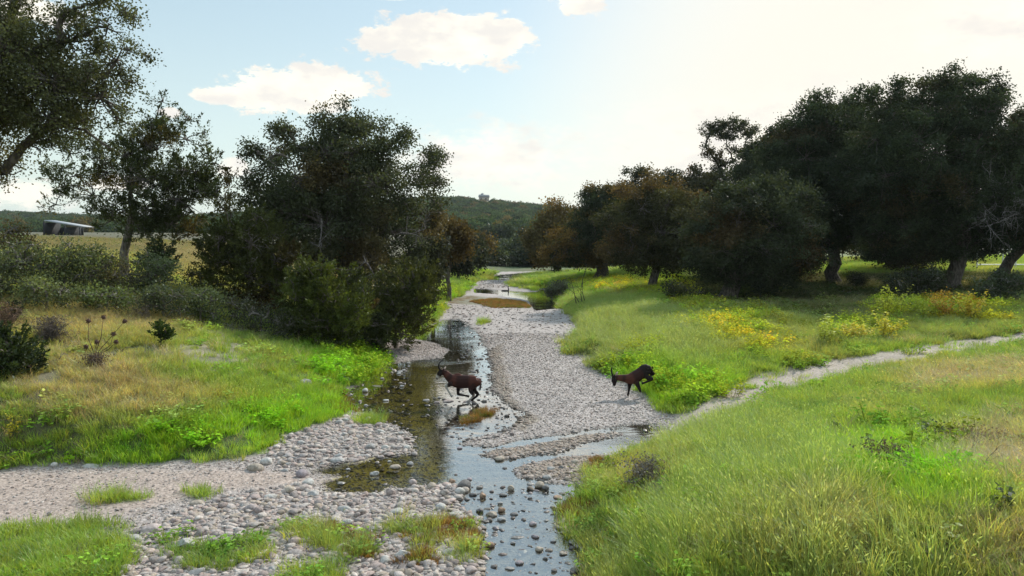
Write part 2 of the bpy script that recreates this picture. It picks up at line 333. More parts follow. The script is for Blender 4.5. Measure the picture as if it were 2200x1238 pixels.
class MB:
    def __init__(s): s.V = []; s.Q = []; s.T = []; s.C = []; s.n = 0
    def add(s, V, Q=None, T=None, c=(.5, .5, .5)):
        V = np.asarray(V, float); s.V.append(V)
        cc = np.empty((len(V), 3)); cc[:] = c; s.C.append(cc)
        if Q is not None and len(Q): s.Q.append(np.asarray(Q)+s.n)
        if T is not None and len(T): s.T.append(np.asarray(T)+s.n)
        s.n += len(V)
    def build(s, name, mat, parent=None, **k):
        Fc = []
        if not s.V: return None
        if s.Q: Fc.append(np.concatenate(s.Q))
        if s.T: Fc.append(np.concatenate(s.T))
        return mk(name, np.concatenate(s.V), Fc, mat, parent, col=np.concatenate(s.C), **k)
    def tube(s, P, r, sides=6, c=(.5, .5, .5), cap=True):
        P = np.asarray(P, float); n = len(P); r = np.broadcast_to(np.asarray(r, float), (n,))
        T = np.gradient(P, axis=0); T /= np.linalg.norm(T, axis=1)[:,None]+1e-9
        up = np.array([0, 0, 1.]) if abs(T[0,2]) < .9 else np.array([1., 0, 0])
        A = np.cross(T, up); A /= np.linalg.norm(A, axis=1)[:,None]+1e-9; B = np.cross(T, A)
        th = np.arange(sides)/sides*2*np.pi
        V = P[:,None]+r[:,None,None]*(np.cos(th)[None,:,None]*A[:,None]+np.sin(th)[None,:,None]*B[:,None])
        V = V.reshape(-1, 3); i = np.arange(n-1)[:,None]*sides; j = np.arange(sides)[None]; j2 = (j+1) % sides
        Q = np.stack([i+j, i+j2, i+sides+j2, i+sides+j], -1).reshape(-1, 4)
        s.add(V, Q, None, c)
        if cap:
            s.add(np.vstack([V[-sides:], P[-1:]+T[-1:]*r[-1]*.3]), None, [(k, (k+1) % sides, sides) for k in range(sides)], c)
    def box(s, a, b, c=(.5, .5, .5), M=None):
        a = np.minimum(a, b).astype(float) if False else np.asarray(a, float); b = np.asarray(b, float)
        V = np.array([[x, y, z] for z in (a[2], b[2]) for y in (a[1], b[1]) for x in (a[0], b[0])])
        if M is not None: V = V@M.T
        s.add(V, [(0,2,3,1),(4,5,7,6),(0,1,5,4),(1,3,7,5),(3,2,6,7),(2,0,4,6)], None, c)
    def leaves(s, P, D, N, L, Wd, c):
        """rhombic leaves at P along D, normal N"""
        D = D/(np.linalg.norm(D, axis=1)[:,None]+1e-9); S = np.cross(D, N); S /= np.linalg.norm(S, axis=1)[:,None]+1e-9
        L = np.broadcast_to(L, (len(P),))[:,None]; Wd = np.broadcast_to(Wd, (len(P),))[:,None]
        V = np.stack([P, P+D*L*.5+S*Wd*.5, P+D*L, P+D*L*.5-S*Wd*.5], 1).reshape(-1, 3)
        Q = np.arange(len(P)*4).reshape(-1, 4)
        s.add(V, Q, None, np.repeat(np.broadcast_to(c, (len(P), 3)), 4, 0))

# ------------------------------------------------------------------ materials
def newmat(name):
    m = bpy.data.materials.new(name); m.use_nodes = True; m.node_tree.nodes.clear(); return m, NT(m.node_tree)
def leafmat(name, inst=False, trans=.35, gloss=.04, var=.25):
    m, t = newmat(name)
    c = t.n('ShaderNodeAttribute', attribute_name='col').outputs['Color']
    if inst:
        a = t.n('ShaderNodeAttribute', attribute_name='tint', attribute_type='INSTANCER')
        c = t.mix(1.0, c, a.outputs['Color'], 'MULTIPLY', False)
    d = t.n('ShaderNodeBsdfDiffuse'); tr = t.n('ShaderNodeBsdfTranslucent'); t.l(c, d.inputs[0])
    ct = t.mix(1.0, c, (1.25, 1.2, .6), 'MULTIPLY', False); t.l(ct, tr.inputs[0])
    mx = t.n('ShaderNodeMixShader'); mx.inputs[0].default_value = trans; t.l(d.outputs[0], mx.inputs[1]); t.l(tr.outputs[0], mx.inputs[2])
    out = mx.outputs[0]
    if gloss:
        g = t.n('ShaderNodeBsdfGlossy'); g.inputs['Roughness'].default_value = .45; g.inputs[0].default_value = (.8, .85, .9, 1)
        m2 = t.n('ShaderNodeMixShader'); m2.inputs[0].default_value = gloss; t.l(out, m2.inputs[1]); t.l(g.outputs[0], m2.inputs[2]); out = m2.outputs[0]
    o = t.n('ShaderNodeOutputMaterial'); t.l(out, o.inputs[0]); return m
def barkmat(name, k=1.0):
    m, t = newmat(name)
    c = t.n('ShaderNodeAttribute', attribute_name='col').outputs['Color']
    co = t.n('ShaderNodeTexCoord'); mp = t.n('ShaderNodeMapping'); mp.inputs['Scale'].default_value = (1, 1, .25); t.l(co.outputs['Object'], mp.inputs[0])
    n = t.n('ShaderNodeTexNoise', i_Scale=14.0, i_Detail=6.0); t.l(mp.outputs[0], n.inputs[0])
    c2 = t.mix(t.ramp(n.outputs[0], .35, .65), t.mix(1.0, c, (.45, .42, .4), 'MULTIPLY'), t.mix(1.0, c, (1.25, 1.25, 1.25), 'MULTIPLY', False))
    b = t.n('ShaderNodeBsdfPrincipled', i_Roughness=.95); t.l(c2, b.inputs['Base Color'])
    bp = t.n('ShaderNodeBump', i_Strength=.7, i_Distance=.04); t.l(n.outputs[0], bp.inputs['Height']); t.l(bp.outputs[0], b.inputs['Normal'])
    o = t.n('ShaderNodeOutputMaterial'); t.l(b.outputs[0], o.inputs[0]); return m
def stonemat(name, inst=False):
    m, t = newmat(name)
    co = t.n('ShaderNodeTexCoord')
    if inst: c = t.n('ShaderNodeAttribute', attribute_name='tint', attribute_type='INSTANCER').outputs['Color']
    else: c = t.n('ShaderNodeObjectInfo').outputs['Color']
    n = t.n('ShaderNodeTexNoise', i_Scale=5.0, i_Detail=8.0, i_Roughness=.65); t.l(co.outputs['Object'], n.inputs[0])
    n2 = t.n('ShaderNodeTexNoise', i_Scale=22.0, i_Detail=4.0); t.l(co.outputs['Object'], n2.inputs[0])
    c2 = t.mix(t.ramp(n.outputs[0], .3, .7), t.mix(1.0, c, (.62, .6, .56), 'MULTIPLY'), t.mix(1.0, c, (1.12, 1.12, 1.12), 'MULTIPLY', False))
    c2 = t.mix(t.math('MULTIPLY', t.ramp(n2.outputs[0], .58, .7), .5), c2, t.mix(1.0, c, (.5, .48, .42), 'MULTIPLY'))
    geo = t.n('ShaderNodeNewGeometry'); sp = t.n('ShaderNodeSeparateXYZ'); t.l(geo.outputs['Position'], sp.inputs[0])
    wet = t.ramp(t.math('ADD', sp.outputs[2], t.math('MULTIPLY', n.outputs[0], .02)), .042, .018)
    c3 = t.mix(t.math('MULTIPLY', wet, .75), c2, t.mix(1.0, c2, (.30, .27, .24), 'MULTIPLY'))
    b = t.n('ShaderNodeBsdfPrincipled'); t.l(c3, b.inputs['Base Color'])
    t.l(t.math('SUBTRACT', .88, t.math('MULTIPLY', wet, .6)), b.inputs['Roughness'])
    bp = t.n('ShaderNodeBump', i_Strength=.5, i_Distance=.02); t.l(n.outputs[0], bp.inputs['Height']); t.l(bp.outputs[0], b.inputs['Normal'])
    o = t.n('ShaderNodeOutputMaterial'); t.l(b.outputs[0], o.inputs[0]); return m
def flatmat(name, c, rough=.8, metal=0.0, nscale=8.0, amt=.25):
    m, t = newmat(name); co = t.n('ShaderNodeTexCoord')
    n = t.n('ShaderNodeTexNoise', i_Scale=nscale, i_Detail=5.0); t.l(co.outputs['Object'], n.inputs[0])
    c2 = t.mix(n.outputs[0], tuple(x*(1-amt) for x in c), tuple(x*(1+amt) for x in c))
    b = t.n('ShaderNodeBsdfPrincipled', i_Roughness=rough, i_Metallic=metal); t.l(c2, b.inputs['Base Color'])
    o = t.n('ShaderNodeOutputMaterial'); t.l(b.outputs[0], o.inputs[0]); return m
LEAF = leafmat('leaf', gloss=.02); LEAFI = leafmat('leaf_instanced', True, gloss=0); GRASSI = leafmat('grass_blades', True, trans=.48, gloss=.03)
BARK = barkmat('bark'); STONE = stonemat('stone'); STONEI = stonemat('stone_instanced', True)
FUR, t = newmat('fur')
c = t.n('ShaderNodeAttribute', attribute_name='col').outputs['Color']; co = t.n('ShaderNodeTexCoord')
n = t.n('ShaderNodeTexNoise', i_Scale=30.0, i_Detail=4.0); t.l(co.outputs['Object'], n.inputs[0])
b = t.n('ShaderNodeBsdfPrincipled', i_Roughness=.75); b.inputs['Specular IOR Level'].default_value = .2
t.l(t.mix(n.outputs[0], t.mix(1.0, c, (.8, .8, .8), 'MULTIPLY'), t.mix(1.0, c, (1.25, 1.2, 1.2), 'MULTIPLY', False)), b.inputs['Base Color'])
o = t.n('ShaderNodeOutputMaterial'); t.l(b.outputs[0], o.inputs[0])

# ------------------------------------------------------------------ ground sheet
def lerp3(a, b, m): return a*(1-m[...,None])+np.asarray(b)*m[...,None]
n1 = fbm(MX*.35, MY*.35, 101, 4); n2 = fbm(MX*1.7, MY*1.7, 111, 4)
C = np.empty(MX.shape+(3,)); C[:] = (.070, .095, .030)
C = lerp3(C, (.11, .10, .05), sstep(n1, .5, .65)*.7)
C = lerp3(C, (.10, .09, .05), sstep(MY, 30, 60)*(MX < -5)*.9)
C = lerp3(C, (.12, .15, .05), sstep(MY, 38, 60)*(MX > 5)*.9)
C = lerp3(C, (.17, .155, .085), M_dry*.7)
C = lerp3(C, (.07, .10, .025), M_lush*.8)
C = lerp3(C, (.034, .028, .02), M_shade)  # brown litter soil, with the shade of the oaks painted into its colour
C = lerp3(C, (.30, .26, .19), M_bare*(.45+.45*sstep(n2, .4, .6)))
C = lerp3(C, (.37, .31, .26), M_track*(.75+.25*sstep(n2, .35, .5)))
gr = np.array((.37, .33, .31))*(.85+.35*n2[...,None])
C = C*(1-M_bed[...,None])+gr*M_bed[...,None]
C = lerp3(C, (.385, .31, .265), M_road*.9)
C = lerp3(C, (.25, .21, .14), zmask(STRIPG)*.7)
C = lerp3(C, (.10, .13, .035), M_patch*.7)
C = lerp3(C, (.13, .085, .025), M_algae*sstep(n2, .4, .6)); C = lerp3(C, (.10, .12, .03), M_algae*.6*(1-sstep(n2, .4, .6)))
C = lerp3(C, (.13, .122, .105), M_bed*M_wet*.85)
C = lerp3(C, (.36, .29, .05), M_olive*M_bed*sstep(-HH, -.03, .02)*.95)
ny, nx = MX.shape
V = np.stack([MX, MY, HH], -1).reshape(-1, 3)
i = np.arange(ny-1)[:,None]*nx+np.arange(nx-1)[None]
Q = np.stack([i, i+1, i+nx+1, i+nx], -1).reshape(-1, 4)
GM, t = newmat('ground_surface')
c = t.n('ShaderNodeAttribute', attribute_name='col').outputs['Color']; g = t.n('ShaderNodeAttribute', attribute_name='gravel').outputs['Fac']
co = t.n('ShaderNodeTexCoord')
v1 = t.n('ShaderNodeTexVoronoi', i_Scale=17.0); v2 = t.n('ShaderNodeTexVoronoi', i_Scale=38.0)
nn = t.n('ShaderNodeTexNoise', i_Scale=2.2, i_Detail=8.0); nf = t.n('ShaderNodeTexNoise', i_Scale=26.0, i_Detail=6.0, i_Roughness=.7)
for q in (v1, v2, nn, nf): t.l(co.outputs['Object'], q.inputs['Vector'])
bw = t.n('ShaderNodeRGBToBW'); t.l(v1.outputs['Color'], bw.inputs[0])
bw2 = t.n('ShaderNodeRGBToBW'); t.l(v2.outputs['Color'], bw2.inputs[0])
cellb = t.math('ADD', t.math('MULTIPLY', bw.outputs[0], .5), t.math('MULTIPLY', bw2.outputs[0], .5))
cellc = t.mix(cellb, t.mix(1.0, c, (.5, .48, .47), 'MULTIPLY'), t.mix(1.0, c, (1.5, 1.5, 1.5), 'MULTIPLY', False))
gap = t.ramp(t.math('MINIMUM', t.math('ADD', v1.outputs['Distance'], 0.0), 1.0), .42, .75)
cellc = t.mix(t.math('MULTIPLY', gap, .45), cellc, t.mix(1.0, c, (.4, .36, .33), 'MULTIPLY'))
soil = t.mix(nf.outputs[0], t.mix(1.0, c, (.45, .45, .45), 'MULTIPLY'), t.mix(1.0, c, (1.5, 1.5, 1.5), 'MULTIPLY', False))
cf = t.mix(g, soil, cellc)
b = t.n('ShaderNodeBsdfPrincipled', i_Roughness=.92); t.l(cf, b.inputs['Base Color'])
h = t.math('ADD', t.math('MULTIPLY', t.math('SUBTRACT', 1.0, v1.outputs['Distance']), t.math('MULTIPLY', g, .012)), t.math('MULTIPLY', nf.outputs[0], .012))
bp = t.n('ShaderNodeBump', i_Strength=.8, i_Distance=1.0); t.l(h, bp.inputs['Height']); t.l(bp.outputs[0], b.inputs['Normal'])
o = t.n('ShaderNodeOutputMaterial'); t.l(b.outputs[0], o.inputs[0])
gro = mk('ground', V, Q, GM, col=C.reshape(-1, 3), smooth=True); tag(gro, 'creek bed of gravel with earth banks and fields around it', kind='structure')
ga = gro.data.attributes.new('gravel', 'FLOAT', 'POINT'); ga.data.foreach_set('value', np.clip(M_bed+M_track*.8+M_bare*.4, 0, 1).astype(np.float32).ravel())

# ------------------------------------------------------------------ water sheet
WM, t = newmat('creek_water'); co = t.n('ShaderNodeTexCoord')
mp = t.n('ShaderNodeMapping'); mp.inputs['Scale'].default_value = (1.0, 1.7, 1); t.l(co.outputs['Object'], mp.inputs[0])
a1 = t.n('ShaderNodeTexNoise', i_Scale=3.0, i_Detail=3.0); a2 = t.n('ShaderNodeTexNoise', i_Scale=16.0, i_Detail=3.0); a3 = t.n('ShaderNodeTexNoise', i_Scale=.45, i_Detail=2.0)
for q in (a1, a2, a3): t.l(mp.outputs[0], q.inputs[0])
sp = t.n('ShaderNodeSeparateXYZ'); t.l(co.outputs['Object'], sp.inputs[0])
rif = t.math('ADD', t.ramp(sp.outputs[1], 13.2, 12.0), t.ramp(a3.outputs[0], .52, .62))   # riffles in the near channel
rif = t.math('MINIMUM', rif, 1.0)
h = t.math('ADD', t.math('MULTIPLY', a1.outputs[0], .010), t.math('MULTIPLY', a2.outputs[0], t.math('ADD', .0014, t.math('MULTIPLY', rif, .0075))))
bp = t.n('ShaderNodeBump', i_Strength=.45, i_Distance=1.0); t.l(h, bp.inputs['Height'])
gi_ = t.n('ShaderNodeNewGeometry'); dp = t.n('ShaderNodeVectorMath', operation='DOT_PRODUCT'); t.l(gi_.outputs['Incoming'], dp.inputs[0]); t.l(bp.outputs[0], dp.inputs[1])
fres = t.math('ADD', .03, t.math('MULTIPLY', .97, t.math('POWER', t.math('SUBTRACT', 1.0, t.math('ABSOLUTE', dp.outputs['Value'])), 5.0)))   # works from both sides, so light reaches the bed
gl = t.n('ShaderNodeBsdfGlossy'); gl.inputs['Roughness'].default_value = .03; t.l(bp.outputs[0], gl.inputs['Normal'])
tr = t.n('ShaderNodeBsdfTransparent'); tr.inputs[0].default_value = (.95, .95, .84, 1)
mx = t.n('ShaderNodeMixShader'); t.l(t.math('ADD', .34, t.math('MULTIPLY', fres, 1.3), clamp=True), mx.inputs[0]); t.l(tr.outputs[0], mx.inputs[1]); t.l(gl.outputs[0], mx.inputs[2])
o = t.n('ShaderNodeOutputMaterial'); t.l(mx.outputs[0], o.inputs[0])
jj, ii = np.nonzero((HH < .03) & (np.abs(MX) < 40) & (MY < 110) & (MY > 3))
keep = np.zeros(MX.shape, bool); keep[jj, ii] = True
k4 = keep[:-1,:-1] | keep[1:,:-1] | keep[:-1,1:] | keep[1:,1:]
qs = Q.reshape(ny-1, nx-1, 4)[k4]; un, inv = np.unique(qs, return_inverse=True)
Vw = V[un].copy(); Vw[:,2] = 0.0
wat = mk('water', Vw, inv.reshape(-1, 4), WM, smooth=True); tag(wat, 'shallow clear creek water reflecting the sky', kind='structure')

# ------------------------------------------------------------------ scatter with geometry nodes (stuff only)
def scatter(name, label, P, rot, scl, idx, tint, variants, cat=None):
    vc = bpy.data.collections.new(name+'_sources')
    for k, v in enumerate(variants): v.name = '%s_source_%02d' % (name, k); vc.objects.link(v)
    me = bpy.data.meshes.new(name); n = len(P)
    me.vertices.add(n); me.vertices.foreach_set('co', np.asarray(P, np.float32).ravel())
    for nm, ty, ar, key in (('rot', 'FLOAT_VECTOR', rot, 'vector'), ('scl', 'FLOAT_VECTOR', scl, 'vector')):
        at_ = me.attributes.new(nm, ty, 'POINT'); at_.data.foreach_set(key, np.asarray(ar, np.float32).ravel())
    at_ = me.attributes.new('idx', 'INT', 'POINT'); at_.data.foreach_set('value', np.asarray(idx, np.int32))
    at_ = me.attributes.new('tint', 'FLOAT_COLOR', 'POINT'); c4 = np.ones((n, 4), np.float32); c4[:, :3] = tint; at_.data.foreach_set('color', c4.ravel())
    o = bpy.data.objects.new(name, me); COL.objects.link(o)
    g = bpy.data.node_groups.new(name+'_nodes', 'GeometryNodeTree')
    g.interface.new_socket('Geometry', in_out='INPUT', socket_type='NodeSocketGeometry'); g.interface.new_socket('Geometry', in_out='OUTPUT', socket_type='NodeSocketGeometry')
    gi = g.nodes.new('NodeGroupInput'); go = g.nodes.new('NodeGroupOutput')
    ci = g.nodes.new('GeometryNodeCollectionInfo'); ci.inputs[0].default_value = vc; ci.inputs['Separate Children'].default_value = True; ci.inputs['Reset Children'].default_value = True
    io = g.nodes.new('GeometryNodeInstanceOnPoints'); io.inputs['Pick Instance'].default_value = True
    def na(nm, ty):
        q = g.nodes.new('GeometryNodeInputNamedAttribute'); q.data_type = ty; q.inputs[0].default_value = nm
        return [s_ for s_ in q.outputs if s_.enabled and s_.name == 'Attribute'][0]
    er = g.nodes.new('FunctionNodeEulerToRotation'); g.links.new(na('rot', 'FLOAT_VECTOR'), er.inputs[0])
    g.links.new(gi.outputs[0], io.inputs['Points']); g.links.new(ci.outputs[0], io.inputs['Instance'])
    g.links.new(er.outputs[0], io.inputs['Rotation']); g.links.new(na('scl', 'FLOAT_VECTOR'), io.inputs['Scale']); g.links.new(na('idx', 'INT'), io.inputs['Instance Index'])
    g.links.new(io.outputs[0], go.inputs[0])
    md = o.modifiers.new('scatter', 'NODES'); md.node_group = g
    tag(o, label, cat, kind='stuff'); return o

# stones
def ico(sub):
    import bmesh
    bm = bmesh.new(); bmesh.ops.create_icosphere(bm, subdivisions=sub, radius=1.0)
    V = np.array([v.co[:] for v in bm.verts]); T = np.array([[v.index for v in f.verts] for f in bm.faces]); bm.free(); return V, T
ICO2, ICO3, ICO4 = ico(2), ico(3), ico(4)
def stone_shape(seed, base=ICO3, ang=.5, flat=(1, .8, .5)):
    r = np.random.default_rng(seed); V, T = base; V = V.copy()
    rad = np.ones(len(V))
    for k in range(7):      # low frequency lumps
        d = r.normal(size=3); d /= np.linalg.norm(d); rad += .10*np.sin(V@d*r.uniform(1.2, 2.6)+r.uniform(0, 6))/(1+k*.3)
    V = V*rad[:,None]
    for k in range(9):      # planed facets
        d = r.normal(size=3); d /= np.linalg.norm(d); h = r.uniform(.62, .95); s_ = V@d
        over = np.maximum(s_-h, 0); V = V-d[None]*over[:,None]*ang*1.6
    V = V*np.array(flat)*.5
    V[:,2] -= V[:,2].min()
    return V, T
def tab(V, T, mat, name, col=None, smooth=True): return mk(name, V, T, mat, col=col, smooth=smooth, link=False)
pebv = [tab(*stone_shape(100+k, ICO2, .85, (1, random.uniform(.55, .95), random.uniform(.28, .55))), STONEI, 'pebble') for k in range(14)]
STC = np.array([1.11, 1.02, .955])*np.array([(.40,.375,.37),(.37,.36,.37),(.44,.42,.405),(.33,.29,.29),(.40,.34,.33),(.30,.285,.29),(.48,.465,.46),(.36,.325,.285),(.25,.235,.24),(.43,.41,.41)])
def stone_tint(n, r, wgt=None):
    k = r.choice(len(STC), n, p=wgt); return STC[k]*r.uniform(.78, 1.18, n)[:,None]
def inpoly(n, poly, r):
    lo, hi = poly.min(0), poly.max(0); out = []
    while sum(map(len, out)) < n:
        p = r.uniform(lo, hi, (n*2, 2)); out.append(p[sdist(p[:,0], p[:,1], poly) < 0])
    return np.concatenate(out)[:n]
r_ = np.random.default_rng(11)
PS = []; SZ = []; WT = []
def cob(n, poly, lo, hi, pw=2.6, wet=0.0):
    WT.append(np.full(n, wet)); p = inpoly(n, poly, r_); PS.append(p); SZ.append(lo+(hi-lo)*r_.uniform(0, 1, n)**pw)
cob(2600, COB1, .05, .20); cob(6800, COB2, .045, .20); cob(1500, COB3, .04, .13); cob(260, COB4, .05, .2); cob(900, BARG, .04, .11)
ISLP = ISL[:, :2]; cob(1300, ISLP, .035, .13); cob(900, STRIPG, .04, .12); cob(900, ROAD, .02, .06)
cob(620, GP([(930,862),(985,850),(1020,770),(1055,750),(1062,830),(1130,890),(1100,940),(980,960),(900,900)]), .05, .19, 2.0, 1.0); cob(420, GP([(940,700),(1010,700),(1055,760),(1040,790),(960,780),(990,740)]), .06, .18, 2.0, 1.0); cob(520, GP([(1040,750),(1062,750),(1075,850),(1140,890),(1090,935),(1050,890)]), .05, .16, 2.0, 1.0); cob(500, GP([(900,955),(1400,915),(1400,960),(1100,1030),(900,1045)]), .04, .14)
cob(330, GP([(985,1040),(1250,1045),(1200,1110),(1265,1238),(1030,1238),(1030,1110)]), .05, .19, 2.2, .7)
cob(520, GP([(730,830),(880,770),(890,960),(760,890)]), .05, .18, 2.2, .6); cob(200, GP([(700,1010),(890,980),(960,1040),(705,1058)]), .04, .14)
cob(1600, GP([(950,650),(1235,662),(1245,720),(1050,740),(960,700)]), .06, .2); cob(700, GP([(1030,605),(1090,600),(1095,618),(1020,622)]), .06, .18)
cob(500, TRACK, .02, .09); cob(60, BARE[0], .05, .16)
# margin of all water and the whole bar, finer
n = 260000; u = r_.uniform(-.75, .4, n); y = 5.5+25*r_.uniform(0, 1, n)**.85; p = np.stack([u*y, y], 1); p = p[ginterp(M_bed, p[:,0], p[:,1]) > .5]; n = len(p); y = p[:,1]
WT.append(np.zeros(n)); PS.append(p); SZ.append(.018+.05*r_.uniform(0, 1, n)**3.2+y*.0006)
Pp = np.concatenate(PS); Sz = np.concatenate(SZ); Wt = np.concatenate(WT)
mb_ = ginterp(M_bed, Pp[:,0], Pp[:,1]); mt_ = ginterp(M_track+M_bare, Pp[:,0], Pp[:,1]); zz = Hxy(Pp[:,0], Pp[:,1]); zz = np.where((Wt > 0) & (r_.uniform(size=len(Pp)) < Wt), np.maximum(zz, -Sz*.18), zz); mp_ = ginterp(M_patch+M_algae, Pp[:,0], Pp[:,1])
fine = np.arange(len(Pp)) >= len(Pp)-n
ok = ((mb_ > .5) | (mt_ > .4)) & (zz > -.16) & (r_.uniform(size=len(Pp)) > mp_*.75) & ~(fine & (zz < -.04) & (r_.uniform(size=len(Pp)) > .3)) & ~(fine & (ginterp(M_road, Pp[:,0], Pp[:,1]) > .5) & (r_.uniform(size=len(Pp)) > .22))
Pp, Sz, zz = Pp[ok], Sz[ok], zz[ok]; n = len(Pp)
ti = stone_tint(n, r_)
# darker/browner wet stones near open water
tan = ginterp(zmask(STRIPG)+zmask(ISLP)+zmask(COB3), Pp[:,0], Pp[:,1])
ti = ti*(1-.55*np.clip(Wt[ok], 0, 1)[:,None])
ti = ti*(1-.45*np.clip(tan, 0, 1)[:,None])+np.array((.30,.22,.15))*.45*np.clip(tan, 0, 1)[:,None]
scl = np.stack([Sz, Sz*r_.uniform(.8, 1.15, n), Sz*r_.uniform(.7, 1.1, n)], 1)
rot = np.stack([r_.normal(0, .16, n), r_.normal(0, .16, n), r_.uniform(0, 6.28, n)], 1)
scatter('gravel', 'loose grey and pinkish pebbles and cobbles covering the creek bed', np.column_stack([Pp, zz-Sz*.10]), rot, scl, r_.integers(0, len(pebv), n), ti, pebv)

# ------------------------------------------------------------------ grass and weeds
def blade_clump(seed, n, hgt, spread, wdt, lean, segs=3, colv=.13, seedhead=0.0, wind=(0, 0)):
    r = np.random.default_rng(seed); mb = MB()
    a = r.uniform(0, 6.28, n); rad = spread*np.sqrt(r.uniform(0, 1, n)); B = np.stack([rad*np.cos(a), rad*np.sin(a), np.zeros(n)], 1)
    h = hgt*r.uniform(.5, 1.15, n); la = a+r.normal(0, .9, n); ln = lean*r.uniform(.3, 1.5, n)
    dirn = np.stack([np.cos(la)*ln+wind[0], np.sin(la)*ln+wind[1]], 1)
    side = np.stack([-np.sin(la+r.normal(0, .8, n)), np.cos(la), np.zeros(n)], 1)
    c = np.empty((n, 3)); c[:] = 1; c *= r.uniform(1-colv, 1+colv, n)[:,None]; c[:,0] *= r.uniform(.85, 1.35, n)
    rows = []
    for k in range(segs+1):
        f = k/segs; P = B.copy(); P[:, :2] += dirn*(h*f**1.8)[:,None]; P[:,2] = h*(f-.18*ln*f*f*1.2)
        wk = wdt*(1-f**1.5)*(1.0 if k else .8)+.0004; rows.append((P-side*wk/2, P+side*wk/2))
    V = np.stack([x for rr in rows for x in rr], 1).reshape(-1, 3); m = 2*(segs+1)
    Q = []
    for k in range(segs): Q.append(np.stack([np.arange(n)*m+2*k, np.arange(n)*m+2*k+1, np.arange(n)*m+2*k+3, np.arange(n)*m+2*k+2], 1))
    shade = np.tile(np.repeat(np.linspace(.86, 1.1, segs+1), 2), n)[:,None]  # shading painted into the blade colour, darkest at the foot
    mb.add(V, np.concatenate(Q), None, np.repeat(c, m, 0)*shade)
    if seedhead:
        q = r.choice(n, int(n*seedhead), replace=False); tip = (rows[-1][0]+rows[-1][1])[q]/2
        D = np.column_stack([dirn[q]*.8, np.full(len(q), .5)]); mb.leaves(tip-D*.02, D, r.normal(size=(len(q), 3)), hgt*.14, wdt*2.2, (1.25, 1.1, 1.5))
    return mb.build('tuft', GRASSI, link=False)
def weed(seed, n, h, L, spread, bias=1.0, upright=.3):
    r = np.random.default_rng(seed); mb = MB()
    ns = max(3, n//14)
    for k in range(ns):
        a = r.uniform(0, 6.28); rr = spread*np.sqrt(r.uniform()); top = np.array([rr*math.cos(a), rr*math.sin(a), h*r.uniform(.5, 1.1)*(1-.4*(rr/spread)**2)])
        b0 = np.array([top[0]*.5, top[1]*.5, 0]); mb.tube([b0, (b0+top)/2+r.normal(0, .02, 3), top], [.004, .003, .002], 3, (.6, .55, .6), cap=False)
        m = n//ns; f = r.uniform(.25, 1.05, m)[:,None]; P = b0+(top-b0)*f+r.normal(0, L*.55, (m, 3))
        ang = r.uniform(0, 6.28, m); D = np.stack([np.cos(ang), np.sin(ang), r.normal(-.1, .35, m)], 1)
        N = np.stack([r.normal(0, .45, m), r.normal(0, .45, m), np.ones(m)], 1)
        c = np.ones((m, 3))*r.uniform(.7, 1.25, m)[:,None]; mb.leaves(P, D, N, L*r.uniform(.6, 1.2, m), L*.85*r.uniform(.6, 1.1, m), c)
    return mb.build('weed', LEAFI, link=False)
def spread_pts(N, r, y0=5.2, y1=70, u=.84, pw=1.0):
    y = y0+(y1-y0)*r.uniform(0, 1, N)**pw; x = r.uniform(-u, u, N)*y+r.uniform(-1.5, 1.5, N); return x, y
r_ = np.random.default_rng(23)
shortv = [blade_clump(k, 60, .13, .11, .006, .55) for k in range(6)]
midv = [blade_clump(20+k, 64, .26, .13, .0055, .55, seedhead=.08) for k in range(6)]
longv = [blade_clump(40+k, 60, .40, .13, .0055, .5, segs=4, seedhead=.2, wind=(-.22, .0)) for k in range(8)]
dryv = [blade_clump(60+k, 50, .30, .2, .005, 1.1, segs=4, colv=.35) for k in range(5)]
def tint_field(x, y, r):
    n = len(x); a = fbm(x*.45, y*.45, 201, 4); b = fbm(x*1.6+40, y*1.6, 211, 3)
    T = np.empty((n, 3)); T[:] = (.235, .350, .060)
    def mixc(c, m):
        nonlocal T; T = T*(1-m[:,None])+np.array(c)*m[:,None]
    mixc((.36, .37, .12), sstep(a, .50, .68)*.6)
    mixc((.13, .23, .055), sstep(b, .52, .7)*.6)
    g = lambda M: ginterp(M, x, y)
    mixc((.225, .42, .025), g(M_lush)*.9)
    mixc((.46, .42, .22), g(M_dry)*.6)
    mixc((.42, .41, .17), (x < -3)*sstep(Hxy(x, y), 1.1, 1.8)*.5)
    mixc((.060, .065, .034), g(M_shade)*.92)  # shade of the oaks painted into the grass tint as well
    mixc((.17, .155, .075), (x < -6)*sstep(y, 30, 40)*.9)
    mixc((.24, .27, .10), ((x > 1) & (y > 22) & (y < 34)) * .5*np.ones(n))
    return 1.22*T*r.uniform(.75, 1.25, n)[:,None]*np.stack([r.uniform(.9, 1.15, n), np.ones(n), r.uniform(.8, 1.2, n)], 1)
def plant(name, label, N, variants, dens, base=1.0, grow=.012, y1=70, pw=1.0, tint=None, sink=.01, tilt=.12):
    x, y = spread_pts(N, r_, y1=y1, pw=pw); d = dens(x, y); k = r_.uniform(size=N) < d; x, y = x[k], y[k]; n = len(x)
    z = Hxy(x, y); ok = z > .005; x, y, z = x[ok], y[ok], z[ok]; n = len(x)
    s_ = base*(1+grow*y)*r_.uniform(.65, 1.25, n); T = (tint or tint_field)(x, y, r_)
    scl = np.stack([s_*r_.uniform(.9, 1.2, n)*(1+.01*y), s_*(1+.01*y), s_], 1)
    rot = np.stack([r_.normal(0, tilt, n), r_.normal(0, tilt, n), r_.uniform(-.6, .6, n)+(r_.uniform(0, 6.28, n) if base else 0)], 1)
    return scatter(name, label, np.column_stack([x, y, z-sink]), rot, scl, r_.integers(0, len(variants), n), T, variants)
G = lambda M, x, y: ginterp(M, x, y)
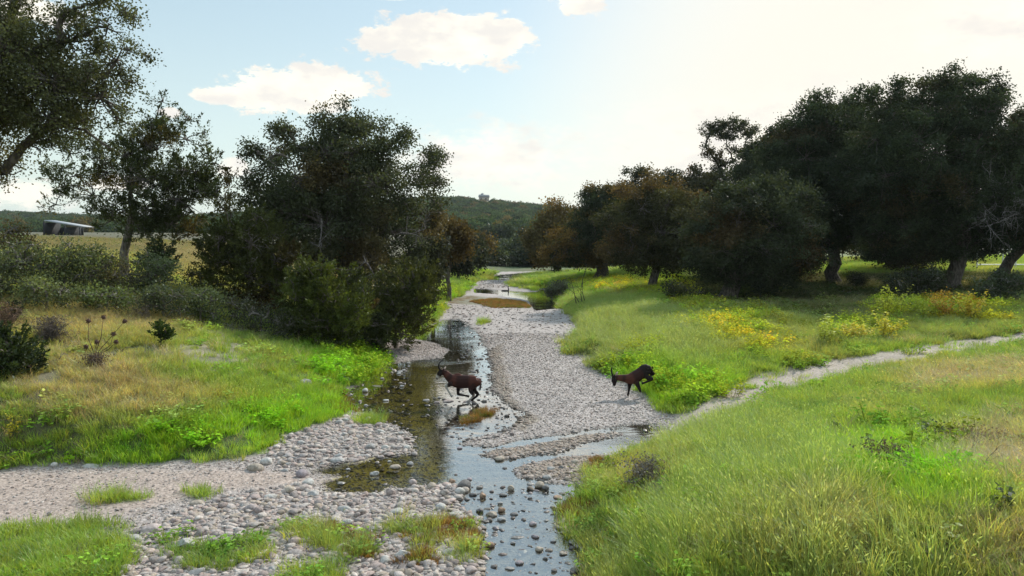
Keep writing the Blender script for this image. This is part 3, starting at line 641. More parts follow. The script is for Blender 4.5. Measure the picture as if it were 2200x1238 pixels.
M_track2 = M_track*sstep(fbm(MX*2, MY*2, 91, 3), .18, .3)
M_tn = zmask(TRACK, 2.6, .3, 1.0)
M_free = (1-np.clip(M_bed-M_patch, 0, 1))*(1-M_track2*.97)*(1-M_bare*(.62+.33*sstep(fbm(MX*2.2, MY*2.2, 97, 3), .42, .58)))
REDZ = [GP(p) for p in ([(870,1150),(930,1122),(1000,1118),(1036,1150),(1020,1175),(960,1160),(900,1165)],[(1215,1075),(1280,1075),(1300,1105),(1240,1120),(1200,1105)],[(700,1135),(760,1140),(790,1180),(740,1180)],[(1260,990),(1320,985),(1330,1005),(1270,1010)])]
M_free = M_free*(1-.8*zmax(REDZ, wdt=.15, jit=.05))
M_patch = M_patch*(1-zmax(REDZ, wdt=.15, jit=.05))
CLEAR = GP([(1325,842),(1372,840),(1402,850),(1398,872),(1335,872)])
M_free = M_free*(1-zmask(CLEAR, .15, .0))
M_free = np.where(M_patch > .5, np.maximum(M_free, M_patch*.8), M_free)
LONGR = GP([(1330,1300),(1340,1180),(1400,1110),(1440,1030),(1440,970),(1480,930),(1640,890),(1740,920),(1800,1000),(1880,1100),(1980,1200),(2020,1300)])
LONGM = GP([(1195,650),(1240,640),(1330,640),(1500,680),(1560,740),(1500,800),(1330,775),(1240,740),(1230,700)])
M_long = np.maximum(zmask(LONGR, 1.0, .5, .8), zmask(LONGM, 1.2, .5, .5))
def d_short(x, y): return G(M_free, x, y)*(1-.6*G(M_long, x, y))*(1-.75*G(M_shade, x, y))*(.55+.45*sstep(fbm(x*1.3, y*1.3, 301, 3), .35, .55))
def d_mid(x, y): return (1-.85*G(M_tn, x, y))*G(M_free, x, y)*(1-.3*G(M_long, x, y))*(1-.6*G(M_shade, x, y))*sstep(fbm(x*.7, y*.7, 311, 3), .40, .55)*(1-.7*G(M_patch, x, y))*(1-.7*G(M_dry, x, y))
def d_long(x, y): return G(M_free, x, y)*G(M_long, x, y)*(1-.9*G(M_tn, x, y))*(1-G(M_patch, x, y))
def d_dry(x, y): return G(M_free, x, y)*np.clip(G(M_dry, x, y)+.25*(x < -3)*sstep(Hxy(x, y), .6, 1.2)+.05, 0, 1)*(1-G(M_patch, x, y))
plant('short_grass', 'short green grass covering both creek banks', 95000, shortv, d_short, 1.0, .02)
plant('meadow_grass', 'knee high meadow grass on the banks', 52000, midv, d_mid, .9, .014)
def t_long(x, y, r): return (tint_field(x, y, r)*.45+np.array((.31, .43, .14))*.55)*r.uniform(.85, 1.15, len(x))[:,None]
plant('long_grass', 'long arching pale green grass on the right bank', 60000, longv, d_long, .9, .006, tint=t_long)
def t_dry(x, y, r): return np.array((.44, .39, .24))*r.uniform(.6, 1.25, len(x))[:,None]*np.array((1, 1, 1))
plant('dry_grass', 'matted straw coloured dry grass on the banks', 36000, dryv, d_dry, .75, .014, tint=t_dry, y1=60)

# broad leaved weeds
weedv = [weed(k, 190, .36, .062, .30) for k in range(7)]
lowv = [weed(30+k, 110, .13, .045, .20) for k in range(5)]
WEED = [(GP(p), d, c) for p, d, c in (
 ([(1272,788),(1330,765),(1400,745),(1420,780),(1400,792),(1330,790)], 1.0, (.27,.37,.045)), ([(1380,800),(1440,800),(1560,830),(1640,820),(1570,850),(1500,865),(1410,884),(1390,850)], 1.0, (.26,.37,.045)),
 ([(1440,690),(1500,640),(1600,670),(1700,740),(1740,775),(1680,780),(1600,760),(1520,720)], .8, (.30,.36,.05)), ([(1500,700),(1560,690),(1640,740),(1690,750),(1640,760),(1560,740)], 1.0, (.48,.42,.05)),
 ([(1200,606),(1300,598),(1400,605),(1460,600),(1500,630),(1400,640),(1300,625),(1220,622)], 1.0, (.36,.42,.05)), ([(1280,612),(1360,603),(1350,620),(1290,624)], 1.0, (.52,.42,.05)),
 ([(1750,700),(1830,690),(1900,690),(1930,720),(1850,745),(1780,735)], .6, (.30,.38,.06)), ([(1850,660),(1900,640),(2100,650),(2200,670),(2180,690),(2000,690),(1880,680)], .75, (.36,.40,.05)),
 ([(2010,650),(2080,640),(2090,670),(2020,672)], .9, (.50,.33,.06)), ([(700,750),(780,742),(840,772),(800,800),(740,790)], 1.0, (.22,.36,.04)), ([(760,800),(790,810),(740,850),(725,820)], .8, (.22,.36,.04)),
 ([(940,635),(1000,612),(1010,622),(985,640),(950,645)], 1.0, (.30,.44,.05)), ([(860,700),(930,670),(950,680),(900,715),(850,725)], .9, (.22,.33,.06)), ([(920,668),(950,655),(955,670),(930,680)], 1.0, (.34,.44,.05)),
 ([(1450,640),(1560,650),(1700,690),(1750,700),(1700,712),(1560,680),(1460,665)], .7, (.22,.25,.05)), ([(1820,930),(1950,900),(2050,950),(1950,1000),(1850,970)], .25, (.15,.24,.04)),
 ([(1700,780),(1760,770),(1740,790),(1690,790)], .9, (.22,.28,.05)), ([(1020,600),(1060,590),(1040,585),(1000,590)], .8, (.30,.42,.05)))]
PP = []; TT = []
for poly, d, c in WEED:
    ar = .5*abs(np.dot(poly[:,0], np.roll(poly[:,1], 1))-np.dot(poly[:,1], np.roll(poly[:,0], 1)))
    n = int(min(ar*6*d, 900))+4; p = inpoly(n, poly, r_); p = p+r_.normal(0, .25, p.shape); PP.append(p); TT.append(np.array(c)*r_.uniform(.6, 1.15, n)[:,None]*np.stack([r_.uniform(.7, 1.2, n), np.ones(n), np.ones(n)], 1))
P = np.concatenate(PP); T = np.concatenate(TT); z = Hxy(P[:,0], P[:,1]); ok = (z > .02) & (G(M_bed, P[:,0], P[:,1]) < .5) & (sdist(P[:,0], P[:,1], CLEAR) > .22); P, T, z = P[ok], T[ok], z[ok]; n = len(P)
s_ = r_.uniform(.7, 1.5, n); T = T*np.array((1.75, 1.6, 1.2))
scatter('leafy_weeds', 'knee high bright yellow green broad leaved weeds along the creek edge', np.column_stack([P, z-.02]), np.stack([r_.normal(0, .1, n), r_.normal(0, .1, n), r_.uniform(0, 6.28, n)], 1), np.stack([s_*1.1, s_*1.1, s_], 1), r_.integers(0, len(weedv), n), T, weedv)
def t_low(x, y, r): return tint_field(x, y, r)*np.array((.9, 1.05, .8))
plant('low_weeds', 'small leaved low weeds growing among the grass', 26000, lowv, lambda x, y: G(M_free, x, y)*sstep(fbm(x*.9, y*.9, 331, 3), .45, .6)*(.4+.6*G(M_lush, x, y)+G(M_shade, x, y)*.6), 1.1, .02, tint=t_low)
# reddish brown creek plants and algae
REDP = [GP(p) for p in ([(870,1150),(930,1122),(1000,1118),(1036,1150),(1020,1175),(960,1160),(900,1165)], [(700,1135),(760,1140),(790,1180),(740,1180)], [(1215,1075),(1280,1075),(1300,1105),(1240,1120),(1200,1105)], [(690,830),(740,840),(765,885),(720,880)], [(1260,990),(1320,985),(1330,1005),(1270,1010)], [(1010,648),(1060,643),(1130,650),(1140,662),(1060,662)],
   [(990,905),(1040,885),(1065,886),(1050,905),(1000,925)], [(1160,598),(1180,600),(1150,590)], [(880,1190),(925,1188),(925,1210),(885,1210)], [(740,1180),(790,1180),(800,1200),(760,1200)],[(1340,1010),(1380,1000),(1400,1030),(1360,1040)])]
PP = []; 
for poly in REDP:
    ar = .5*abs(np.dot(poly[:,0], np.roll(poly[:,1], 1))-np.dot(poly[:,1], np.roll(poly[:,0], 1)))
    p = inpoly(int(min(ar*90, 900))+10, poly, r_); PP.append(p+r_.normal(0, .06, p.shape))
P = np.concatenate(PP); n = len(P); z = np.maximum(Hxy(P[:,0], P[:,1]), -.02); s_ = r_.uniform(.5, 1.1, n)
T = np.array((.26, .15, .045))*r_.uniform(.6, 1.3, n)[:,None]; gm = r_.uniform(size=n) < .3; T[gm] = np.array((.17, .19, .04))*r_.uniform(.7, 1.2, gm.sum())[:,None]
redv = [blade_clump(80+k, 70, .14, .10, .009, .6) for k in range(5)]
scatter('red_creek_weed', 'reddish brown creek weed growing in mats between the stones', np.column_stack([P, z-.01]), np.stack([r_.normal(0, .1, n), r_.normal(0, .1, n), r_.uniform(0, 6.28, n)], 1), np.stack([s_, s_, s_], 1), r_.integers(0, 5, n), T, redv)
#NEXT
# ------------------------------------------------------------------ individual stones
SV = [mk('stone_shape', *stone_shape(300+k, ICO3, *[(.35, (1, .85, .62)), (.9, (1, .8, .55)), (.5, (1, .75, .34)), (.6, (1, .62, .42))][k % 4]), STONE, smooth=True, link=False).data for k in range(24)]
# shape classes: 0 rounded, 1 angular, 2 flat, 3 long
COLN = {'pale': (.47,.455,.435), 'grey': (.36,.35,.345), 'tan': (.39,.335,.28), 'pinkish': (.41,.345,.33), 'dark': (.17,.16,.16), 'rusty': (.34,.23,.16), 'purplish': (.30,.26,.28)}
SHN = ['rounded', 'angular', 'flat', 'long']
stones = []
SHAPEK = {'rounded': 0, 'angular': 1, 'flat': 2, 'long': 3}
def put_stone(x, y, size, colr, shp, label, hz=1.0, sink=.12, rz=None):
    me = SV[SHAPEK[shp]+4*random.randrange(6)]
    o = bpy.data.objects.new('boulder' if size > .42 else 'stone', me); COL.objects.link(o)
    o.location = (x, y, float(Hxy(x, y))-size*sink); s_ = size
    o.scale = (s_, s_*random.uniform(.85, 1.1), s_*hz*random.uniform(.85, 1.15)); o.rotation_euler = (random.gauss(0, .08), random.gauss(0, .08), random.uniform(-.5, .5) if rz is None else rz)
    k = random.uniform(.88, 1.12); c = COLN[colr]; o.color = (c[0]*k, c[1]*k, c[2]*k, 1)
    tag(o, label, 'boulder' if size > .42 else 'stone', 'loose stones lying along the creek'); stones.append(o); return o
ANCH = [
 (652,832,30,1.5,'grey','angular','grey upright boulder alone in the bright grass of the left bank','the upright grey boulder'),
 (735,812,19,1.2,'grey','rounded','rounded grey stone at the left water edge beside green weeds, the higher of a pair','the pair of stones by the weeds'),
 (746,820,18,1.2,'pale','rounded','pale stone at the left water edge beside green weeds, the lower of a pair',None),
 (187,1007,38,1,'pale','long','pale low stone at the foot of the left grass bank by the gravel road','the long pale road stone'),
 (115,1004,17,1.1,'pale','rounded','small pale round stone at the grass edge of the gravel road',None),
 (545,1014,40,1,'tan','rounded','largest tan rounded boulder where the left grass meets the gravel','the big tan boulder'),
 (571,999,27,1.1,'pale','rounded','pale round stone touching the big tan boulder from behind',None),
 (391,1184,62,1.1,'pale','angular','huge pale angular block in the lower left cobbles','the huge pale block'),
 (283,1165,36,1,'grey','rounded','broad grey stone left of the huge pale block','the broad grey stone'),
 (648,1226,58,.8,'pale','flat','broad pale slab above the grass tuft at the bottom of the photo','the bottom pale slab'),
 (713,1212,48,.8,'pale','flat','pale flat rock just right of the broad bottom slab',None),
 (780,1168,42,1,'pale','long','white tilted long stone right of the brown weed mat','the white tilted stone'),
 (864,1202,42,1.1,'pale','angular','pale faceted stone left of the small red weed tuft','the pale faceted stone'),
 (827,1212,30,1.3,'pale','rounded','egg shaped pale stone left of the faceted stone',None),
 (600,1172,50,.6,'grey','flat','thin grey slab left of the green tuft in the lower cobbles','the thin grey slab'),
 (737,1102,32,1,'pale','rounded','pale oval stone in the middle of the near cobble bank','the pale oval stone'),
 (725,995,32,.9,'grey','rounded','dark grey rounded stone at the upper edge of the olive pool','the grey pool edge stone'),
 (760,993,24,.8,'pinkish','rounded','pinkish low stone at the upper edge of the olive pool',None),
 (694,999,24,.9,'pale','flat','pale flat stone left of the grey stone by the olive pool',None),
 (647,1026,30,1,'purplish','rounded','purplish grey rounded stone left of the olive pool','the purplish stone'),
 (660,1043,30,.9,'pale','rounded','pale bun shaped stone just below the purplish one',None),
 (874,967,19,1.3,'pale','rounded','pale tall round stone at the right end of the left cobble bar','the cobble bar tip'),
 (750,918,38,.7,'grey','flat','greenish grey flat rock at the top of the left cobble bar','the flat rock of the cobble bar'),
 (970,1042,18,1.1,'rusty','rounded','reddish stone on the bank between the pool and near channel','the reddish bank stone'),
 (997,1055,34,1,'dark','rounded','dark grey boulder at the upper left corner of the near channel','the dark corner boulder'),
 (988,1064,28,.9,'pale','rounded','pale stone leaning on the dark corner boulder',None),
 (838,1066,28,1.4,'pinkish','angular','pinkish wedge shaped stone at the lower pool edge','the pinkish wedge stone'),
 (886,1046,22,1.1,'pinkish','rounded','pinkish tan round stone at the lower pool edge',None),
 (1036,1078,20,1.3,'rusty','angular','rusty pointed stone standing in the near channel by the left shore','the rusty pointed stone'),
 (1160,1054,26,1,'tan','rounded','wide tan stone in the upper near channel','the wide tan stone'),
 (1173,1061,19,1,'dark','rounded','dark brown stone touching the wide tan one',None),
 (1199,1076,27,.9,'rusty','flat','orange square topped stone in the near channel by the right bank','the orange square stone'),
 (1098,1064,18,1.2,'tan','angular','upright tan block at the top of the near channel','the upright tan block'),
 (1081,1079,24,.8,'dark','flat','dark flat stone just below the upright tan block',None),
 (1032,1107,21,1.1,'dark','angular','dark brown chunky stone near the left shore of the near channel','the chunky brown stone'),
 (1077,1109,21,1.2,'rusty','rounded','orange rounded stone in mid stream of the near channel','the orange stone'),
 (1052,1182,26,1.1,'rusty','rounded','orange brown stone beside the red weed tuft in the near channel','the orange brown stone'),
 (1110,1170,34,.6,'grey','flat','widest flat grey stone awash in the near channel','the widest flat stream stone'),
 (1210,1199,25,.9,'tan','flat','tan grey flat stone in the bottom right of the channel','the flat tan stream stone'),
 (1116,1222,22,.9,'purplish','rounded','purplish stone near the bottom of the channel','the purplish stream stone'),
 (1236,1238,28,1,'dark','rounded','dark wet rock at the very bottom by the right bank','the bottom dark rock'),
 (1259,1030,16,1.2,'pale','rounded','pale round stone at the right end of a row by the channel','the row of pale stones'),
 (1271,1050,22,1.2,'pale','angular','pale pointed stone just below the row by the right bank',None),
 (1330,1042,32,1,'grey','rounded','large grey stone set into the right grass bank','the stone in the right bank'),
 (1253,1140,40,.7,'pale','flat','long pale slab topping the stone pile by the right shore','the pale pile slab'),
 (1256,1154,26,.8,'grey','rounded','grey oval stone at the front of the right shore pile',None),
 (1302,1149,34,1,'pale','angular','pale angular stone half hidden by the right long grass','the pale stone in the grass'),
 (1073,991,25,.8,'tan','rounded','tan stone at the left tip of the gravel island','the island tip stone'),
 (1099,974,25,.6,'pale','flat','pale flat stone on top of the gravel island',None),
 (850,1020,26,.8,'tan','rounded','tan low stone out in the olive pool','the tan pool stone'),
 (803,1030,24,1,'pale','angular','pale jagged stone standing in the olive pool','the jagged pool stone'),
 (962,875,28,.8,'pinkish','flat','pinkish flat rock in the water in front of the left antelope','the rock before the left antelope'),
 (1003,878,26,.7,'pinkish','flat','pinkish flat rock under the hind hooves of the left antelope',None),
 (915,870,20,.8,'grey','flat','grey flat rock ahead of the left antelope in the shallows',None),
 (1025,803,10,1.5,'dark','angular','small dark pointed stone in the bright water behind the left antelope',None),
 (810,837,32,.5,'pale','flat','pale flat rock in the shallows right of the red weed','the pale shallows rock'),
 (784,847,15,1.2,'pale','rounded','pale round stone beside the red weed point',None),
 (147,737,22,.9,'grey','flat','grey rock lying on the upper left slope by the dead shrub',None),
 (1498,861,13,.7,'pale','flat','white flat stone at the weedy edge of the dirt track',None),
 (105,1108,12,1.6,'pinkish','rounded','small pinkish upright stone alone on the smooth gravel road',None),
]
used_lab = set(); anchors = []
for px, py, wpx, hz, cn, sh, lab, ref in ANCH:
    g = ground(px, py, .0); s_ = wpx/F*g[1]; hh = {'rounded': 1.25, 'angular': 1.25, 'flat': 1.25, 'long': 1.2}[sh]
    o = put_stone(g[0], g[1]+s_*.3, s_*.96, cn, sh, lab, hz*hh*.82, sink=.16); used_lab.add(lab)
    if g[2] < .0: o.location.z = max(o.location.z, -.02*0-s_*.12)
    if ref: anchors.append((g[0], g[1], ref))
AA = np.array([[a[0], a[1]] for a in anchors])
RS = np.random.default_rng(41); placed = [(o.location.x, o.location.y, o.scale[0]) for o in stones]
def auto_stones(n, poly, lo, hi, pal, shapes=('rounded', 'angular', 'flat', 'long'), place='', wet=False):
    made = 0; tries = 0
    while made < n and tries < n*30:
        tries += 1
        p = inpoly(1, poly, RS)[0]; s_ = lo+(hi-lo)*RS.uniform()**1.7
        if float(ginterp(M_patch, *p)) > .6 or (float(ginterp(M_bed, *p)) < .5): continue
        if any((p[0]-q[0])**2+(p[1]-q[1])**2 < (.5*(s_+q[2]))**2 for q in placed): continue
        d = AA-p; k = np.argmin((d**2).sum(1)); dx, dy = -d[k]
        dist = math.hypot(dx, dy)
        if abs(dx) > abs(dy): rel = 'right of' if dx > 0 else 'left of'
        else: rel = 'behind' if dy > 0 else 'in front of'
        if dist < .55: rel = 'just '+rel
        elif dist > 1.6: rel = 'well '+rel
        cn = pal[RS.integers(len(pal))]; sh = shapes[RS.integers(len(shapes))]
        szn = 'big' if s_ > lo+(hi-lo)*.5 else 'smaller'
        lab = f"{szn} {cn} {sh} stone {place} {rel} {anchors[k][2]}".replace('  ', ' ')
        if lab in used_lab:
            lab = lab.replace(' stone ', ' worn stone ' if RS.uniform() < .5 else ' chipped stone ')
            if lab in used_lab: continue
            lab = f"{'tiny' if szn == 'smaller' else 'bulky'} {cn} {sh} stone {place} {rel} {anchors[k][2]}"
            if lab in used_lab or len(lab.split()) > 16: continue
        if len(lab.split()) > 16: continue
        used_lab.add(lab); placed.append((p[0], p[1], s_)); made += 1
        o = put_stone(p[0], p[1], s_, cn, sh, lab, .92, sink=.12)
        if wet: o.location.z = max(o.location.z, -.55*o.scale[2]*.5+RS.uniform(-.01, .02))
CH = GP([(985,1048),(1110,1042),(1245,1046),(1200,1108),(1262,1236),(1032,1236),(1045,1180),(1035,1130)])
auto_stones(34, CH, .07, .19, ['dark', 'dark', 'purplish', 'grey', 'tan'], place='in the stream', wet=True)
auto_stones(12, GP([(900,960),(1380,925),(1350,965),(1100,1030),(900,1040)]), .06, .14, ['dark', 'dark', 'purplish'], ('rounded', 'flat'), 'in the water', True)
auto_stones(20, GP([(890,850),(960,860),(1030,790),(1050,860),(1080,890),(960,900),(890,890)]), .07, .16, ['dark', 'grey', 'purplish', 'pinkish'], ('rounded', 'flat', 'angular'), 'in the shallows', True)
auto_stones(66, COB2, .11, .27, ['pale', 'pale', 'grey', 'pinkish', 'tan'], place='')
auto_stones(36, COB1, .11, .22, ['pale', 'grey', 'grey', 'pinkish'], place='')
auto_stones(10, GP([(700,1012),(890,985),(980,1040),(705,1056)]), .08, .16, ['tan', 'pale', 'grey'], ('rounded', 'flat'), 'in the pool', True)
auto_stones(14, GP([(740,835),(880,780),(880,940),(780,890)]), .09, .2, ['pale', 'grey', 'tan'], ('rounded', 'flat'), 'in the left shallows', True)
auto_stones(8, COB4, .12, .26, ['pale', 'grey'], place='')
auto_stones(14, COB3, .10, .2, ['tan', 'grey', 'dark', 'pinkish'], place='')

# ------------------------------------------------------------------ trees
def crown_branches(mb, root, fork, nodes, rad_leaf, col, rngt, trunk_r, bend=.18):
    """connect blob centres to the fork with bent limbs; returns nothing"""
    order = np.argsort([np.linalg.norm(c-fork) for c in nodes]); pts = [fork]; par = [-1]; 
    for k in order:
        c = nodes[k]; dd = [np.linalg.norm(c-p)+.35*np.linalg.norm(p-fork)+(2.0 if (c[2] < p[2]-.8) else 0) for p in pts]
        par.append(int(np.argmin(dd))); pts.append(c)
    cnt = np.ones(len(pts))
    for k in range(len(pts)-1, 0, -1): cnt[par[k]] += cnt[k]
    rr = trunk_r*.62*np.sqrt(cnt/cnt[0]); rr = np.maximum(rr, .022)
    for k in range(1, len(pts)):
        a, b = pts[par[k]], pts[k]; L = np.linalg.norm(b-a); m = 6; f = np.linspace(0, 1, m)[:,None]
        P = a+(b-a)*f+np.array([0, 0, .12*L])*np.sin(f*np.pi)+rngt.normal(0, bend*L*.28, (m, 3))*np.sin(f*np.pi)
        r0 = min(rr[k]*1.25, rr[par[k]]); mb.tube(P, np.linspace(r0, rr[k]*.8, m), 6, col, cap=False)
    T = np.array([root, *[root+(fork-root)*f+rngt.normal(0, trunk_r*.25, 3)*[1, 1, 0] for f in (.12, .35, .65)], fork])
    T[0,2] -= .25
    mb.tube(T, [trunk_r*1.55, trunk_r*1.12, trunk_r*1.0, trunk_r*.92, trunk_r*.85], 10, col, cap=False)
    return pts
def tree(name, label, cat, base, D, fork, blobs, leafc, accent=None, accent_amt=.25, trunk_r=.3, barkc=(.10, .085, .07), style='oak', dens=1.0, L=.11, group=None, depth=1.0, seed=1, crown_name='crown', cr=.34, nl=42, twigs=10, z0=None):
    r = np.random.default_rng(seed); b0 = at(base[0], base[1], D); z = float(Hxy(b0[0], b0[1])) if z0 is None else z0; root = np.array([b0[0], b0[1], z])
    fk = at(fork[0], fork[1], D)
    B = []
    for q in blobs:
        px, py, rp = q[:3]; dy = q[3] if len(q) > 3 else 0; B.append((at(px, py, D+dy*0)+np.array([0, dy, 0]), rp/F*D, q[4] if len(q) > 4 else 1.0))
    cen = np.mean([b[0] for b in B], 0); nb = len(B)
    if depth > 0:
        for c, rr, dn in list(B):
            if dn < .7: continue
            for sg in (-1, 1):
                off = depth*sg*rr*r.uniform(.8, 1.3); c2 = cen+(c-cen)*np.array([.82, 1, .86]); c2 = c2+np.array([r.normal(0, .2*rr), off, 0])
                if c2[2]-rr*.8 < z+.3 and style == 'oak': c2[2] += .3*rr
                B.append((c2, rr*r.uniform(.8, 1.0), dn))
    for c, rr, dn in list(B[:nb]):
        if rr > .5 and D < 75:
            for q in range(6 if D < 60 else 3):
                u_ = r.normal(size=3); u_[2] = abs(u_[2])*.9+.1; u_ /= np.linalg.norm(u_); B.append((c+u_*rr*r.uniform(.95, 1.35), rr*r.uniform(.14, .34)+.08, .6))
    if style == 'juniper' and 'bush' in name or name == 'shrub':
        zr = max(B[:nb], key=lambda q: q[1])[1]
        for c, rr, dn in list(B):
            g_ = float(Hxy(c[0], c[1]))
            if c[2]-rr > g_+.1: 
                if c[2]-rr < g_+2.2 and rr > .15: B.append((np.array([c[0]*.98+.02*root[0], c[1], max(g_+rr*.45, c[2]-rr*1.2)]), rr*.8, dn*(.9 if name != 'shrub' else .35)))
    e = empty(name, root); tag(e, label, cat, group)
    wood = MB(); crown_branches(wood, root, fk, [b[0] for b in B[:nb+max(0, (len(B)-nb)//3)]], .04, barkc, r, trunk_r)
    fol = MB()
    for c, rr, dn in B:
        n = int(5.6*dens*dn*math.pi*rr*rr)+4
        d = r.normal(size=(n, 3)); d /= np.linalg.norm(d, axis=1)[:,None]; rad = rr*(.35+.68*r.uniform(0, 1, n)**.55)
        P = c+d*rad[:,None]*np.array([1, 1, .88])
        P = P[P[:,2] > Hxy(P[:,0], P[:,1])+.15]; n = len(P)
        if not n: continue
        k = min(n, int(twigs*(.5+rr)))
        for q in range(k):
            m = (c*.6+P[q]*.4)+r.normal(0, .12*rr, 3); end = P[q]+(P[q]-c)*.06; wood.tube([c, m, end], [.028, .018, .006], 3, barkc, cap=False)
        cl = (.66+.5*r.uniform(size=n))*r.uniform(.72, 1.32)*(.86+.3*np.clip((P[:,2]-c[2])/(rr+.01), -1, 1)*0)
        ac = np.zeros(n)
        if accent is not None:
            f = fbm(P[:,0]*.55+seed*3.1+P[:,1]*.3, P[:,2]*.6+seed*1.7, seed, 3); ac = sstep(f, .74-accent_amt*.42, .84-accent_amt*.38)
        m = max(6, int(1.45*nl*(1.0 if dn >= .7 else .8))); s_ = cr*r.uniform(.7, 1.25, n)
        if style == 'juniper':
            ax = (P-c); ax /= np.linalg.norm(ax, axis=1)[:,None]+1e-6; ax[:,2] += .75; ax /= np.linalg.norm(ax, axis=1)[:,None]
            tt = r.uniform(-.6, 1.25, (n, m)); wd = .34*np.clip(1.15-tt, .1, 1.6)[...,None]
            X = P[:,None]+ax[:,None]*(tt*s_[:,None])[...,None]+r.normal(size=(n, m, 3))*wd*s_[:,None,None]*.8
            Dd = ax[:,None]+r.normal(0, .55, (n, m, 3))
        else:
            X = P[:,None]+r.normal(size=(n, m, 3))*s_[:,None,None]*np.array([.62, .62, .46]); Dd = r.normal(size=(n, m, 3))+(X-P[:,None])*1.2
        N = r.normal(size=(n, m, 3))+np.array([0, 0, .6])
        cc = np.array(leafc)[None]*cl[:,None]
        if accent is not None: cc = cc*(1-ac[:,None])+np.array(accent)[None]*cl[:,None]*ac[:,None]
        cc = cc[:,None]*r.uniform(.7, 1.3, (n, m))[...,None]
        LL = L*1.22*r.uniform(.6, 1.25, n*m)
        fol.leaves(X.reshape(-1, 3), Dd.reshape(-1, 3), N.reshape(-1, 3), LL, LL*(.72 if style == 'oak' else .42), cc.reshape(-1, 3))
    wood.build('trunk' if style != 'bush' else 'stems', BARK, e, smooth=True); fol.build(crown_name, LEAF, e)
    return e
def dead_branch(mb, P, d, L, rad, lev, r, col):
    n = 5; pts = [np.array(P, float)]; dd = np.array(d, float)
    for k in range(n): dd = dd+r.normal(0, .22, 3); dd /= np.linalg.norm(dd); pts.append(pts[-1]+dd*L/n)
    mb.tube(pts, np.linspace(rad, rad*.4, n+1), 4, col)
    if lev > 0:
        for k in range(1, n+1):
            for q in range(1 if lev < 2 else 2):
                d2 = dd*.5+r.normal(0, .75, 3); d2 /= np.linalg.norm(d2); dead_branch(mb, pts[k], d2, L*r.uniform(.35, .6), rad*.45, lev-1, r, col)
OAKC = (.048, .066, .030); OAKB = (.082, .068, .030); RUST = (.11, .075, .03); OLV = (.062, .068, .024); GREYG = (.060, .072, .045)
GR = 'trees lining the right bank'; GL = 'trees and junipers of the left bank'; GF = 'trees at the far bend of the creek'
# right bank oaks
r1 = tree('oak_tree', 'largest dark live oak filling the upper right corner, with bleached dead branches', 'tree', (2050,612), 37, (2070,470),
 [(1930,240,60),(2010,225,62),(2080,230,60),(2060,190,26,0,.5),(2000,195,26,0,.5),(2150,290,62),(2120,225,34,0,.6),(2200,330,70),(2280,340,80),(1880,300,70),(1960,330,90),(2060,330,90),(2140,400,80),(1900,420,80),(2000,430,90),(2100,450,70),(2200,450,70),(2300,470,90),(1850,380,60),(1960,510,50),(1890,500,45),(2370,400,90),(1960,560,36),(2020,540,40),(2090,530,44),(2150,520,40),(1900,550,34)],
 OAKC, OAKB, .3, .36, group=GR, seed=11, dens=.9, L=.088, nl=62)
mb = MB(); rr_ = np.random.default_rng(5)
for k in range(6):
    p = at(2195-k*14+rr_.normal(0, 12), 415+rr_.uniform(-10, 60), 35.2-rr_.uniform(0, 1.2)); mb = MB(); dead_branch(mb, p, (-.55+rr_.normal(0, .4), -.2, -.5+rr_.normal(0, .35)), rr_.uniform(1.1, 2.6), .030, 2, rr_, (.22, .205, .20)); mb.build('dead_branch', BARK, r1)
tree('oak_tree', 'dark broad live oak with a straight trunk standing left of the largest oak', 'tree', (1785,612), 42, (1790,540),
 [(1720,290,50),(1780,270,55),(1840,265,50),(1690,310,34),(1665,345,30),(1700,340,60),(1780,350,80),(1860,340,70),(1690,420,70),(1780,440,80),(1850,450,60),(1700,500,45),(1760,520,40),(1830,235,26,0,.5),(1760,240,28,0,.5),(1650,390,40),(1655,455,45),(1700,550,34),(1830,520,36),(1740,560,26)],
 OAKC, OAKB, .2, .36, group=GR, seed=12, dens=.9, L=.092, nl=60)
tree('oak_tree', 'dark oak with a flared leaning trunk nearest the meadow, third trunk from the right', 'tree', (1560,650), 35, (1590,560),
 [(1605,440,44),(1560,470,46),(1640,480,60),(1540,540,50),(1600,540,60),(1550,440,26),(1500,500,30),(1505,560,26),(1720,480,50),(1730,560,40),(1670,540,50),(1690,590,30),(1530,590,30),(1640,600,30),(1580,600,26),(1660,610,22),(1645,415,26,0,.7),(1690,440,44)],
 (.056,.07,.034), RUST, .3, .38, group=GR, seed=13, dens=.9, L=.088, nl=60)
tree('oak_tree', 'rounded oak with a pale straight trunk and browned top in the meadow', 'tree', (1405,622), 42, (1408,560),
 [(1370,440,42),(1420,430,45),(1470,445,42),(1340,490,40),(1400,500,60),(1460,500,60),(1330,545,34),(1380,555,40),(1440,560,40),(1500,480,44),(1510,540,40)],
 (.078,.080,.033), (.17,.115,.045), .45, .24, (.16,.14,.125), group=GR, seed=14, L=.092, nl=60)
tree('oak_tree', 'spreading oak with a thick dark trunk at the left end of the right row', 'tree', (1292,600), 52, (1292,560),
 [(1290,440,36),(1265,470,30),(1320,460,36),(1260,520,36),(1300,520,40),(1335,530,34),(1240,550,30),(1285,560,26),(1215,520,34),(1190,550,30),(1300,425,24,0,.6),(1268,432,20,0,.6)],
 OAKC, (.17,.11,.03), .55, .45, group=GR, seed=15, dens=1.0)
tree('autumn_tree', 'golden brown tree leaning over the far right side of the creek', 'tree', (1200,592), 66, (1195,560),
 [(1190,470,32),(1165,500,30),(1215,480,30),(1180,530,34),(1160,550,26),(1235,500,26),(1150,520,18),(1225,540,30)],
 (.125,.100,.036), (.20,.125,.04), .5, .35, group=GF, seed=16, L=.16, cr=.5, nl=36, dens=.6)
